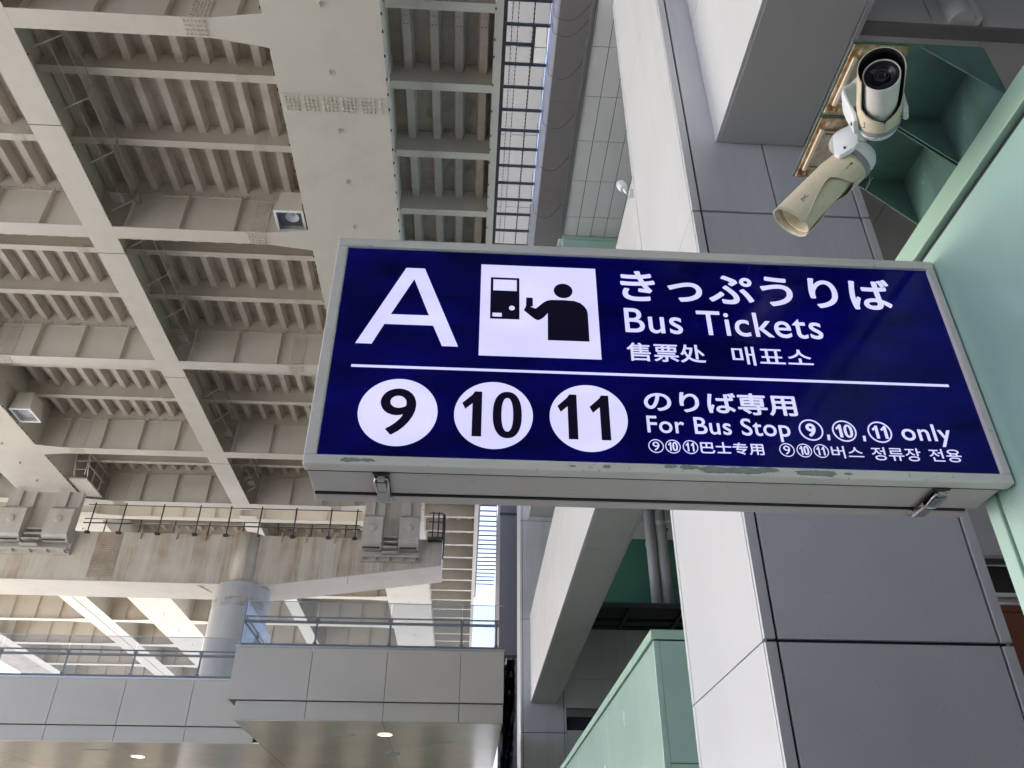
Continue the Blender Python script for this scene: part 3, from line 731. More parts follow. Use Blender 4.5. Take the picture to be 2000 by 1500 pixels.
m.build('canopy_frame', DARKSTEEL, cn)
for x, r, lab in ((6.53, .185, 'left thinner grey downpipe behind the roof beam'), (6.935, .205, 'right thicker grey downpipe beside the near pillar')):
    t = thing('downpipe', (x, 27.3, 10.4), lab, 'pipe', 'grey downpipes behind the pillar')
    m = MB(); m.tube([(x, 27.3, 10.42), (x, 27.3, 14.49)], r, 20); m.build('pipe', PIPE, t)
    zc = 12.95 if r < .2 else 13.75
    m = MB(); m.lathe((x, 27.3, zc), (0, 0, 1), [(0, r), (.02, r + .025), (.16, r + .025), (.18, r)], 20); m.lathe((x, 27.3, 10.42), (0, 0, 1), [(0, r + .05), (.12, r + .04), (.14, r)], 20); m.build('collar', PIPE, t)
    m = MB(); m.box(x - .03, x + .28, 27.3, 27.5, zc - .12, zc - .06); m.build('clip', DARKSTEEL, t)

# dark tower at the end of the gap, and tarpaulin hanging below it
tw = thing('service_tower', (2.3, 33, 0), 'tall dark grey service tower closing the bright gap beside the distant pillar', 'tower')
m = MB(); m.box(1.205, 3.3, 31, 36, 0, 34)
m.build('wall', GREYT, tw)
m = MB(); m.box(1.18, 1.9, 30.96, 31.05, 15.72, 15.82); m.box(1.19, 1.9, 30.93, 31.0, 9.9, 10.0); m.build('ledge', DARKSTEEL, tw)
tp = MB(); N1, N2 = 7, 40
rnd = random.Random(3)
for i in range(N2 + 1):
    for j in range(N1 + 1):
        z = 6.95 - 4.3 * i / N2; x = .88 + .29 * j / N1 - .19 * max(0, (i / N2 - .25)) 
        tp.v.append((x + rnd.uniform(-.012, .012), 20.05 + .10 * math.sin(j * 2.1 + i * .5) + .06 * math.sin(i * 1.3) + rnd.uniform(-.035, .035), z))
for i in range(N2):
    for j in range(N1): tp.f.append([i * (N1 + 1) + j, i * (N1 + 1) + j + 1, (i + 1) * (N1 + 1) + j + 1, (i + 1) * (N1 + 1) + j]); tp.m.append(0); tp.sm.append(False)
o = tp.build('hanging_tarpaulin', TARP); md = o.modifiers.new('s', 'SOLIDIFY'); md.thickness = .02
tag(o, 'crumpled black tarpaulin hanging off the right end of the footbridge', 'tarpaulin')

# ------------------------------------------------------------------ viaduct deck
ZF, ZS, ZR, ZP = 18.2, 19.5, 20.0, 20.31        # flange, small flange, rib bottom, plate
BOX = [(-4.95, -2.356), (-20.90, -18.27)]
PLG = [(-11.365, -10.555), (-25.0, -23.4), (-33.0, -32.2)]
RX = [-.08, -.695, -1.31, -2.0] + [-5.86 - .664 * k for k in range(9)] + [-11.85 - .66 * k for k in range(10)] + [-21.3 - .66 * k for k in range(4)] + [-25.2 - .66 * k for k in range(11)]
def span(name, y0, y1, mains, label, smallright, far=False):
    t = thing(name, (-12, (y0 + y1) / 2, ZF), label, 'viaduct', 'spans of the steel viaduct')
    m = MB(); m.box(-40 if far else -48, .36, y0, y1, ZP, ZP + .03); m.build('deck_plate', PLATE, t)  # near plate's unseen left margin is widened to shade the ground
    for x in RX:
        m = MB(); m.prism([(x - .10, ZR), (x + .10, ZR), (x + .155, ZP - .002), (x - .155, ZP - .002)], 'y', y0 + .05, y1 - .05)
        if not far:
            for yb in (11.8,):                                  # bolted rib splices
                m.box(x - .094, x + .094, yb - .22, yb + .22, ZR - .014, ZR - .001)
                for k in range(5):
                    for sx in (-1, 1): m.bolt((x + sx * .13, yb - .18 + k * .09, ZR + .08), (sx, 0, -.1), .016, .03, 0, 4)
                m.box(x - .062, x - .03, yb - .01, yb + .012, ZR - .022, ZR - .013, 1); m.box(x + .03, x + .062, yb - .01, yb + .012, ZR - .022, ZR - .013, 1)
        m.build('deck_rib', [STEEL_RIB, BLACK], t)
    for xa, xb in BOX:
        m = MB(); w = .09
        m.box(xa, xb, y0, y1, ZF, ZF + .03); m.box(xa + w + .031, xb - w - .031, y1 - .30, y1 - .27, ZF + .031, ZP - .002); m.box(xa + w + .031, xb - w - .031, y0 + .27, y0 + .30, ZF + .031, ZP - .002)
        m.box(xa + w, xa + w + .03, y0, y1, ZF + .031, ZP); m.box(xb - w - .03, xb - w, y0, y1, ZF + .031, ZP)
        yy = y0 + .2
        while yy < y1 and not far:                              # clip bolts along the flange edges
            if yy > 8:
                for xx in (xa - .012, xb + .012): m.box(xx - .02, xx + .02, yy, yy + .055, ZF + .004, ZF + .05, 1)
            yy += .43 if int(yy * 10) % 3 else .62
        gb = m.build('box_girder', [STEEL, BLACK], t)
        sp_ = []
        if not far:
            sy_ = 12.9 if xa > -10 else 27.2
            s = MB(); s.box(xa + .03, xb - .03, sy_ - .25, sy_ + .25, ZF - .016, ZF - .001)
            x = xa + .12; c = 0
            while x < xb - .1:
                for k in range(5): s.bolt((x, sy_ - .19 + k * .095, ZF - .016), (0, 0, -1), .033, .045)
                c += 1; x += .098 if c % 4 else .165
            s.build('splice_plate', STEEL, gb)
            xw = xb - w
            s = MB(); s.box(xw, xw + .016, sy_ - .25, sy_ + .25, ZF + .15, ZP - .12)
            for k in range(16):
                for j in range(5): s.bolt((xw + .016, sy_ - .19 + j * .095, ZF + .22 + k * .11), (1, 0, 0), .024, .02)
            s.build('web_splice', STEEL, gb)
        yl = 10.3 if not far else y0 + 2
        cx = (xa + xb) / 2 if xa < -10 else -3.645
        while yl < y1 - .5:
            l = MB(); l.box(cx - .012, cx + .012, yl - .06, yl + .06, ZF - .09, ZF - .001); l.tube([(cx - .02, yl, ZF - .06), (cx + .02, yl, ZF - .06)], .022, 8)
            l.build('lifting_lug', STEEL, gb); yl += 1.69 if not far else 3.4
    for xa, xb in PLG:
        xm = (xa + xb) / 2
        m = MB()
        if xb - xa > 1.2:
            m.box(xa, xm - .03, y0, y1, ZF, ZF + .03); m.box(xm + .03, xb, y0, y1, ZF, ZF + .03)
            m.box(xa + .3, xa + .325, y0, y1, ZF + .031, ZP); m.box(xb - .325, xb - .3, y0, y1, ZF + .031, ZP)
        else:
            m.box(xa, xb, y0, y1, ZF - .003, ZF + .03); m.box(xa + .02, xa + .045, y0, y1, ZF + .031, ZP)
        if not far:
            for yy in [9.55, 12.0 + 1.93, 18.6, 25.2, 31.9]: m.box(xa - .002, xb + .002, yy - .011, yy + .011, ZF - .006, ZF + .012, 1)
            yy = 8.
            while yy < y1:
                for xx in (xa, xb): m.box(xx - .018, xx + .018, yy, yy + .04, ZF + .01, ZF + .055, 1)
                yy += 1.31
        m.build('plate_girder', [STEEL, JOINT], t)
    # clear bays between girder webs (x range, haunch at which end)
    bays = [(-11.31, -4.86, True), (-18.36, -11.35, False), (-23.7, -20.81, False), (-32.6, -24.7, False)]
    for yc in mains:
        m = MB()
        for xa, xb, _ in bays:
            m.box(xa, xb, yc - .010, yc + .010, ZF + .03, ZP)
            w = .24 if not far else .23
            fa, fb = xa, xb
            for A, B in PLG + BOX:                               # flange stops at the girder flanges
                if A - .02 < xa < B + .02: fa = B + .001
                if A - .02 < xb < B + .02: fb = A - .001
            e0 = 1.25
            pts = [(fa, yc - w), (fb - e0, yc - w), (fb, yc - w * (1.75 if xb > -6 or far else 1.0)), (fb, yc + w * (1.75 if xb > -6 or far else 1.0)), (fb - e0, yc + w), (fa, yc + w)]
            if xa < -18 and xb > -12: pts = [(fa, yc - w * 1.75), (fa + 1.2, yc - w), (fb, yc - w), (fb, yc + w), (fa + 1.2, yc + w), (fa, yc + w * 1.75)]
            m.prism(pts, 'z', ZF, ZF + .028)
            m.box(xa, xb, yc - .055, yc - .011, ZR - .26, ZR - .235)           # row of bolts under the ribs
            if not far:
                x = xa + .1
                while x < xb - .1: m.bolt((x, yc - .011, ZR - .13), (0, -1, 0), .028, .035, 0, 4); m.bolt((x, yc - .011, ZR - .20), (0, -1, 0), .028, .035, 0, 4); x += .115
            x = xa + 1.05
            while x < xb - .4:
                m.box(x - .008, x + .008, yc - .20, yc - .011, ZF + .03, ZR - .27); x += 1.55
            if not far and xb - xa > 5:
                for xsp in ([fb - 1.55] if xa > -11.5 else [fa + 1.55]):
                    m.box(xsp - .26, xsp + .26, yc - .21, yc + .21, ZF - .014, ZF - .001)
                    for i in range(6):
                        for j in range(4): m.bolt((xsp - .215 + i * .086, yc - .165 + j * .11, ZF - .014), (0, 0, -1), .030, .038)
                    m.box(xsp - .24, xsp + .24, yc - .027, yc - .011, ZF + .08, ZR - .28)
                    for i in range(6):
                        for j in range(14): m.bolt((xsp - .20 + i * .08, yc - .027, ZF + .14 + j * .094), (0, -1, 0), .030, .034, 0, 5)
        m.build('cross_beam', STEEL, t)
    smalls = []
    for a, b_ in zip(mains, mains[1:]):
        smalls += [a + (b_ - a) * k / 3 for k in (1, 2)]
    for yc in smalls:
        m = MB()
        for xa, xb, _ in bays:
            m.box(xa, xb, yc - .008, yc + .008, ZS + .02, ZP)
            m.box(xa + .02, xb - .02, yc - .115, yc + .115, ZS, ZS + .02)
            if not far and xb - xa > 5:
                xsp = xb - 1.35
                m.box(xsp - .15, xsp + .15, yc - .105, yc + .105, ZS - .012, ZS - .001)
                for i in range(4):
                    for j in range(3): m.bolt((xsp - .11 + i * .073, yc - .07 + j * .07, ZS - .012), (0, 0, -1), .018, .016, 0, 5)
                m.box(xsp - .15, xsp + .15, yc - .02, yc - .009, ZS + .05, ZR - .02)
                for i in range(4):
                    for j in range(4): m.bolt((xsp - .11 + i * .073, yc - .02, ZS + .1 + j * .1), (0, -1, 0), .018, .016, 0, 4)
        m.build('floor_beam', STEEL, t)
    for yc in smallright:
        m = MB(); m.box(-2.445, .17, yc - .008, yc + .008, ZS - .13, ZP); m.box(-2.40, .18, yc - .115, yc + .115, ZS - .15, ZS - .13)
        if not far:
            m.box(-1.62, -1.32, yc - .105, yc + .105, ZS - .162, ZS - .151)
            for i in range(4):
                for j in range(3): m.bolt((-1.58 + i * .073, yc - .07 + j * .07, ZS - .162), (0, 0, -1), .018, .016, 0, 5)
        m.build('bracket_beam', STEEL, t)
    m = MB(); m.box(.165, .185, y0, y1, ZS - .10, ZP); m.box(.165, .360, y0, y1, ZS - .145, ZS - .125); m.box(.345, .365, y0, y1, ZS - .124, ZP + .5)
    if not far:
        yy = 9.6; 
        while yy < y1:
            m.box(.165, .195, yy, yy + .05, ZS - .165, ZS - .11, 1); yy += .47 if int(yy * 7) % 2 else .8
    m.build('edge_beam', [STEEL, BLACK], t)
    return t
mains1 = [-2.36 + 6.69 * k for k in range(6)] + [36.2]
span('viaduct_near_span', -34, 36.6, mains1, 'near span of the cream steel viaduct overhead, darker ribs between its girders', [13.1 - 2.2 * k for k in range(1, 7)] + [13.1 + 2.2 * k for k in range(11)])
mains2 = [37.9 + 5.6 * k for k in range(8)]
span('viaduct_far_span', 37.35, 82, mains2, 'far span of the cream steel viaduct, brightly lit beyond the pier', [39.4 + 1.87 * k for k in range(22)], True)

# hand railing and posts slung along the plate girder, one set per bay
RAILPAINT = paint('dull_rail_paint', (.36, .33, .285), .55)
def slung_rail(ya, yb, label):
    t = thing('inspection_rail', (-10.2, (ya + yb) / 2, 19), label, 'railing', 'inspection rails slung along the plate girder')
    xr = -9.98; xw = -10.5
    m = MB()
    for z in (18.95, 19.35): m.tube([(xr, ya + .5, z), (xr, yb - .35, z)], .014, 6)
    m.tube([(xr, yb - .35, 18.95), (xr - .02, yb - .1, 19.2), (xr, yb - .35, 19.35)], .015, 6)
    m.tube([(xw + .22, ya + .5, 18.80), (xw + .22, yb - .5, 18.80)], .015, 6)
    m.build('handrail', RAILPAINT, t)
    n = 4
    for k in range(n):
        y = ya + .75 + (yb - ya - 1.3) * k / (n - 1)
        p = MB(); p.strip([(xr, y, 19.40), (xr, y, 18.90), (xw, y + .03, 18.45)], (0, 1, 0), .042, .016); p.strip([(xr, y, 18.94), (xw + .1, y, 19.3)], (0, 1, 0), .034, .014)
        p.build('bracket', RAILPAINT, t)
    m = MB(); m.box(xw - .02, xw + .3, yb - .95, yb - .55, 18.75, 18.79); m.build('step_plate', RAILPAINT, t)
labs = ['slung inspection rail beside the plate girder in the bay at the top of the picture', 'slung inspection rail beside the plate girder in the second bay from the top', 'slung inspection rail beside the plate girder in the bay left of the sign', 'slung inspection rail beside the plate girder in the bay nearest the pier']
for k in range(4): slung_rail(mains1[2 + k] + .1, mains1[3 + k] - .1 if k < 3 else 35.6, labs[k])

# floodlights clamped to the box girders
def floodlight(x0, x1, y0, y1, label, on):
    t = thing('floodlight', ((x0 + x1) / 2, (y0 + y1) / 2, 18.5), label, 'floodlight', 'floodlights on the box girders')
    zb, zt = 18.38, 19.15
    cx, cy_ = (x0 + x1) / 2, (y0 + y1) / 2
    fr_ = (x0, x1, y0, y1)
    ct = [(x0 + .10, y0 + .02), (x1 - .12, y0 + .02), (x1 - .12, y1 - .10), (x0 + .10, y1 - .10)]
    m = MB(); lo = [(x0, y0, zb), (x1, y0, zb), (x1, y1, zb), (x0, y1, zb)]
    hi = [(a, b_, zt) for a, b_ in ct]
    m.add(lo + hi, [(0, 1, 5, 4), (1, 2, 6, 5), (2, 3, 7, 6), (3, 0, 4, 7), (4, 5, 6, 7)]); m.build('housing', STEEL, t, fix=False)
    f = MB(); e = .045
    for q in ((x0 - .02, x1 + .02, y0 - .02, y0 + e), (x0 - .02, x1 + .02, y1 - e, y1 + .02), (x0 - .02, x0 + e, y0 + e, y1 - e), (x1 - e, x1 + .02, y0 + e, y1 - e)): f.box(*q, zb - .035, zb)
    f.build('frame', CAMWHITE, t)
    p = MB(); p.box(x0 + .03, x1 - .03, y0 + .03, y1 - .03, zb + .16, zb + .17); p.build('inner_tray', GREYT if not on else PANEL, t)
    gl = MB(); gl.box(x0 + .04, x1 - .04, y0 + .04, y1 - .04, zb - .01, zb - .004); gl.build('glass', LAMPGLASS, t)
    r = MB(); r.lathe((cx + (.06 if not on else .1), y0 + .30, zb + .155), (0, 0, -1), [(0, .05), (.02, .11), (.06, .165), (.10, .19), (.11, .195), (.10, .185)], 24); r.lathe((cx + (.06 if not on else .1), y0 + .30, zb + .155), (0, 0, -1), [(0, .03), (.08, .03), (.10, .001)], 12)
    r.build('reflector', CAMWHITE, t)
    br = MB(); br.box(x1 if not on else x0 - .15, x1 + .14 if not on else x0, y0 + .25, y0 + .36, 18.45, 18.55); br.build('arm', DARKSTEEL, t)
    if on:
        c = MB(); c.tube([(x0 + .2, y0 + .2, zt), (x0 - .1, y0 - .3, zt + .1), (x0 - .3, y0 - 1.2, zt + .05), (x0 - .6, y0 - 1.8, zt + .3)], .05, 6); c.build('cable', PIPE, t)
    return t
floodlight(-5.86, -5.06, 16.72, 17.50, 'square floodlight on the left edge of the wide girder, above the sign corner', False)
floodlight(-18.22, -17.42, 28.05, 29.05, 'square floodlight on the far left girder near the picture edge', True)

# maintenance platform hung by the far left girder
mp = thing('maintenance_platform', (-17.5, 33.5, 18.4), 'small hung maintenance platform with ladder rails beside the far left girder', 'platform')
m = MB(); m.prism([(-18.2, 33.95), (-17.42, 33.95), (-17.42, 35.9), (-18.2, 36.1)], 'z', 18.28, 18.36); m.build('floor_plate', STEEL, mp)
m = MB()
for x in (-18.0, -17.4): m.tube([(x, 33.9, 18.4), (x, 33.2, 20.1)], .03, 6)
for k in range(4): m.tube([(-18.0, 33.78 - .14 * k, 18.7 + .35 * k), (-17.4, 33.78 - .14 * k, 18.7 + .35 * k)], .02, 6)
m.build('ladder', STEEL_RIB, mp)
m = MB(); pts = [(-17.40, 33.6), (-17.38, 34.4), (-17.38, 35.2), (-17.38, 36.0)]
for z in (18.9, 19.4): m.tube([(x, y, z) for x, y in pts], .025, 6)
for x, y in pts: m.tube([(x, y, 18.36), (x, y, 19.45)], .028, 6)
m.build('guard_rail', STEEL_RIB, mp)

# ------------------------------------------------------------------ pier
pier = thing('bridge_pier', (-10.1, 36, 0), 'steel bridge pier with a rust streaked crosshead and a round grey column', 'pier')
CY = 35.3
m = MB()
zc = 14.1
m.prism([(-40, zc + .05), (-8.9, zc - .06), (-1.30, 15.12), (-1.30, 16.35), (-40, 16.35)], 'y', CY, 37.3)
cap = m.build('crosshead', STAIN, pier)
m = MB(); m.prism([(-40, zc + .01), (-8.9, zc - .10), (-1.28, 15.08), (-1.28, 15.11), (-8.9, zc - .07), (-40, zc + .04)], 'y', CY - .05, 37.35); m.build('bottom_flange', STEEL, cap)
m = MB(); 
for xsp in (-16.25, -1.9):
    pass
xsp = -16.25
m.box(xsp - .55, xsp + .55, CY - .02, CY - .001, zc + .12, 16.3)
for i in range(11):
    for j in range(20): m.bolt((xsp - .48 + i * .096, CY - .02, zc + .22 + j * .105), (0, -1, 0), .034, .034, 0, 5)
m.box(xsp - .5, xsp + .6, CY + .05, 37.0, zc - .016, zc - .001)
for i in range(10):
    for j in range(14): m.bolt((xsp - .42 + i * .096, CY + .2 + j * .125, zc - .016), (0, 0, -1), .04, .04, 0, 5)
m.build('splice_plate', paint('brown_stained_bolts', (.40, .33, .245), .6, var=.2, scale=2.), cap)
m = MB()
for x in (-14.9, -13.3, -12.0, -8.6, -7.5, -6.2): m.box(x - .02, x + .02, CY - .10, CY - .001, 16.05, 16.5)
for x in (-14.1, -12.4, -9.4, -7.4, -5.4): m.box(x - .012, x + .012, CY - .006, CY + .001, zc + .05, 16.3)
m.build('stiffener', STAIN, cap)
m = MB(); m.tube([(-10.12, 35.66, zc - .1), (-10.12, 35.66, 16.40)], .66, 40); m.build('inner_drum', STAIN, pier)
m = MB(); m.lathe((-10.12, 36.15, 0), (0, 0, 1), [(0, 1.21), (14.05, 1.21), (14.10, 1.19), (14.10, .001)], 56); m.build('column', CONC, pier)

BRG = paint('grey_bearing_paint', (.47, .44, .385), .55, var=.08, scale=1.5, streak=((.26, .22, .17), .5, 2.5))
def stain_mat():
    m, nt, b = nodes('orange_rust_stain'); v = tex_coord(nt)
    b.inputs['Base Color'].default_value = (.36, .22, .10, 1); b.inputs['Roughness'].default_value = .8
    a = ramp(nt, noise(nt, v, 3.2, 5, .7), [(.42, (0, 0, 0)), (.70, (.42, .42, .42))]); nt.links.new(a, b.inputs['Alpha']); return m
STN = stain_mat()
m = MB(); m.lathe((-10.12, 36.15, 0), (0, 0, 1), [(13.0, 1.213), (13.4, 1.214)], 30, a0=-1.2, a1=1.2, up=(0, -1, 0)); m.build('rust_stain', STN, pier)
m = MB(); m.prism([(-12.0, 35.4), (-11.75, 35.4), (-11.5, 36.3), (-11.62, 36.3)], 'z', 13.985, 13.99); m.build('rust_stain', STN, cap)
def restrainer(x0, x1, y, label):
    w = x1 - x0
    t = thing('bearing_restrainer', ((x0 + x1) / 2, y, 15.3), label, 'bearing', 'bearing restrainers on the pier crosshead')
    zt, zb = 18.05, 15.3
    p = MB(); p.box(x0, x1, y + .35, CY - .002, zb - .1, 16.3); p.box(x0 + .03, x1 - .03, y + .05, y + .36, zb, zb + .06)
    for k in range(5): p.box(x0 + .1 + k * (w - .25) / 4, x0 + .13 + k * (w - .25) / 4, y + .1, y + .36, zb - .1, zb)
    p.box(x0 + w * .30, x1 - w * .30, y + .30, y + .36, 16.3, 18.12)
    p.build('base_bracket', BRG, t)
    bw = w * .34
    for xa in (x0 + .04, x1 - .04 - bw):
        b_ = MB()
        b_.prism([(y - .28, 17.05), (y - .28, 15.85), (y + .0, 15.62), (y + .36, 15.62), (y + .36, 17.05)], 'x', xa, xa + bw)
        b_.prism([(y - .25, 17.052), (y + .36, 17.052), (y + .36, 17.25), (y - .02, 17.25)], 'x', xa, xa + bw)
        b_.box(xa, xa + bw * .5, y - .05, y + .36, 17.252, zt); b_.box(xa + bw * .5, xa + bw, y + .08, y + .36, 17.252, zt)
        bb = b_.build('stopper_block', BRG, t)
        c = MB(); c.lathe((xa + bw * .5, y - .28, 16.55), (0, -1, 0), [(0, .17), (.04, .17), (.05, .15), (.05, .001)], 20); c.build('pin_cap', BRG, bb)
        d = MB(); d.box(xa + .06, xa + bw - .06, y - .16, y - .10, 15.60, 15.66); d.build('foot_recess', DARKSTEEL, bb)
    s = MB()
    for k in range(4): s.box(x0 + w * .38, x1 - w * .38, y + .02 - .07 * k, y + .3, 16.2 - .27 * k, 16.26 - .27 * k)
    s.build('step', BRG, t)
restrainer(-21.0, -17.75, 34.75, 'pair of grey bearing stopper blocks at the far left end of the crosshead')
restrainer(-4.92, -2.30, 34.75, 'pair of grey bearing stopper blocks on the crosshead, just below the sign')

wr = thing('pier_walkway_railing', (-10, 35.2, 16.4), 'thin black steel railing standing on top of the pier crosshead', 'railing')
m = MB()
for z in (17.65, 16.95, ): m.tube([(-17.6, 35.25, z), (-5.1, 35.25, z)], .022, 6)
m.tube([(-17.6, 35.25, 16.75), (-5.1, 35.25, 16.75)], .03, 6)
m.build('rail', DARKSTEEL, wr)
for x in (-17.3, -15.91, -14.19, -12.53, -11.125, -9.721, -8.126, -6.501, -5.308):
    p = MB(); p.tube([(x, 35.25, 16.25), (x, 35.25, 17.75)], .032, 6); p.box(x - .10, x + .10, 35.16, 35.30, 16.24, 16.34); p.build('post', DARKSTEEL, wr)
m = MB()
for k in range(8): m.tube([(-16.6 + k * 1.55, 35.26, 16.35), (-16.6 + k * 1.55, 35.26, 16.95)], .03, 6)
m.build('short_post', DARKSTEEL, wr)
cg = thing('pier_end_cage', (-1.5, 35.3, 16.2), 'small black railing cage at the right tip of the pier crosshead', 'railing')
m = MB()
for z in (17.55, 17.1, 16.6): m.tube([(-1.95, 35.0, z), (-1.35, 35.0, z), (-1.25, 35.3, z), (-1.25, 36.5, z)], .028, 6)
for x, y in ((-1.75, 35.0), (-1.5, 35.0), (-1.28, 35.15), (-1.25, 35.7), (-1.25, 36.3)): m.tube([(x, y, 16.3), (x, y, 17.6)], .034, 6)
m.build('rail', DARKSTEEL, cg)
m = MB(); m.box(-1.95, -1.3, 34.95, 35.28, 16.22, 16.36); m.build('toe_plate', DARKSTEEL, cg)
m = MB(); m.strip([(-1.22, 35.1, 17.5), (-1.20, 35.1, 16.2), (-1.24, 35.2, 15.4)], (0, 1, 0), .12, .06); m.build('ladder_stringer', DARKSTEEL, cg)

# ------------------------------------------------------------------ safety mesh in the gap, canopy above it
sm = thing('safety_mesh', (.9, 20, 19.4), 'horizontal safety mesh of grey wire on black bars in the gap beside the viaduct', 'mesh')
ZM = 19.40
m = MB(); m.box(.37, .46, -2, 52, ZM - .02, ZM + .10); m.build('side_bar', DARKSTEEL, sm)
yb = [11.31, 11.83, 12.38, 13.05, 13.75, 14.41, 15.04, 15.64, 16.28, 16.92, 17.52, 18.21]
yb = [11.31 - .62 * k for k in range(1, 16)] + yb + [18.21 + .64 * k for k in range(1, 50)]
for y in yb:
    m = MB(); x1 = 1.12 if abs(y - 11.83) < .05 else 1.56
    m.box(.46, x1, y - .03, y + .03, ZM, ZM + .06); m.build('cross_bar', DARKSTEEL, sm)
m = MB(); m.box(1.10, 1.16, 11.34, 12.35, ZM - .001, ZM + .06); m.build('hatch_bar', DARKSTEEL, sm)
m = MB()
def q(x0, x1, y0, y1): m.add([(x0, y0, ZM + .065), (x1, y0, ZM + .065), (x1, y1, ZM + .065), (x0, y1, ZM + .065)], [(0, 1, 2, 3)])
q(.46, 1.56, -2, 11.34); q(.46, 1.13, 11.34, 12.35); q(.46, 1.56, 12.35, 34)
m.build('wire_netting', MESHWIRE, sm)
oc = thing('overhead_canopy', (1, 18, 26), 'pale panelled canopy seen through the safety mesh', 'canopy')
m = MB()
for xa, xb in ((-3, .80), (.985, 1.49), (1.50, 2.0)):
    for k in range(6): 
        ya = 9.0 + k * 3.64; m.box(xa + .02, xb - .02, ya + .02, ya + 3.62, 26, 26.1)
m.build('panel', paint('grey_canopy_panel', (.40, .40, .40), .5, var=.05), oc)
m = MB(); m.box(-3, 2.0, 9, 31, 26.12, 26.2); m.build('backing', JOINT, oc)
m = MB(); m.box(.805, .98, 5, 31, 26.05, 26.1); m.build('channel', PIPE, oc)

# ------------------------------------------------------------------ footbridge
fb = thing('footbridge', (-4, 25, 5.3), 'grey panelled footbridge with a glossy beige underside crossing behind the sign', 'footbridge')
def fascia(parent, xs, y, zb, zt, off=0.):
    m = MB()
    for a, b_ in zip(xs, xs[1:]): m.box(a + .006, b_ - .006, y, y + .03, zb, zt)
    return m
XL = [-18.72 + 1.69 * k for k in range(8)] + [-5.2]
m = fascia(fb, XL, 21.81, 5.66, 6.755); m.build('fascia_panel', FASCIA, fb, bevel=.004)
m = fascia(fb, XL, 21.87, 5.30, 5.645); m.build('lower_fascia', FASCIA, fb, bevel=.004)
m = MB(); m.box(-19, -5.21, 21.94, 29.8, 5.32, 6.72); m.box(-5.0, .80, 19.13, 29.8, 5.32, 6.80); m.build('deck', BAND, fb)
XR = [-5.235, -5.10, -3.50, -1.80, -.13, .862]
m = fascia(fb, [-5.235, -3.50, -1.80, -.13, .862], 19.0, 5.70, 6.84); m.box(-5.235, -5.205, 19.032, 21.80, 5.70, 6.84); m.box(.832, .862, 19.032, 29, 5.70, 6.84); m.build('landing_fascia', FASCIA, fb, bevel=.004)
m = fascia(fb, [-5.05, -3.50, -1.80, -.13, .848], 19.06, 5.30, 5.685); m.box(-5.05, -5.02, 19.095, 21.86, 5.30, 5.685); m.box(.818, .848, 19.095, 29, 5.30, 5.685); m.build('landing_lower_fascia', FASCIA, fb, bevel=.004)
m = MB(); m.box(-19, -5.24, 21.80, 21.86, 6.757, 6.80); m.box(-5.26, .875, 18.985, 19.05, 6.842, 6.88); m.build('coping', ALU, fb)
# soffit sheets
m = MB()
for xa, xb in zip([-18.72 + 3.38 * k for k in range(5)], [-18.72 + 3.38 * k for k in range(1, 5)] + [-5.03]):
    for ya, yb_ in ((21.90, 24.9), (24.9, 27.9), (27.9, 29.8)): m.box(xa + .004, xb - .004, ya + .004, yb_ - .004, 5.285, 5.315)
for xa, xb in ((-5.02, -1.80), (-1.80, .845)):
    for ya, yb_ in ((19.09, 21.9), (21.9, 24.9), (24.9, 27.9), (27.9, 29.8)): m.box(xa + .004, xb - .004, ya + .004, yb_ - .004, 5.285, 5.315)
m.build('soffit', SOFFIT, fb)
def disc(name, x, y, r, mat, parent, rim=ALU):
    l = MB(); l.lathe((x, y, 5.283), (0, 0, -1), [(0, r + .03), (.012, r + .025), (.014, r), (.008, r - .004)], 28); o = l.build(name, rim, parent)
    c = MB(); c.lathe((x, y, 5.283), (0, 0, -1), [(.007, r - .003), (.006, .0005)], 28); c.build('diffuser', mat, o, fix=False)
disc('downlight', -8.636, 23.98, .17, LAMPW, fb); disc('downlight', -1.845, 20.48, .17, LAMP, fb); disc('air_vent', -1.834, 23.0, .16, PIPE, fb)
for x, y in ((-4.4, 22.1), (-9.4, 23.0), (-2.85, 20.62), (-.55, 21.4)):
    h = MB(); w = .30
    for qq in ((x - w, x + w, y - .06, y - .05), (x - w, x + w, y + .05, y + .06), (x - w, x - w + .01, y - .05, y + .05), (x + w - .01, x + w, y - .05, y + .05)): h.box(*qq, 5.278, 5.284)
    h.build('access_hatch', PIPE, fb)
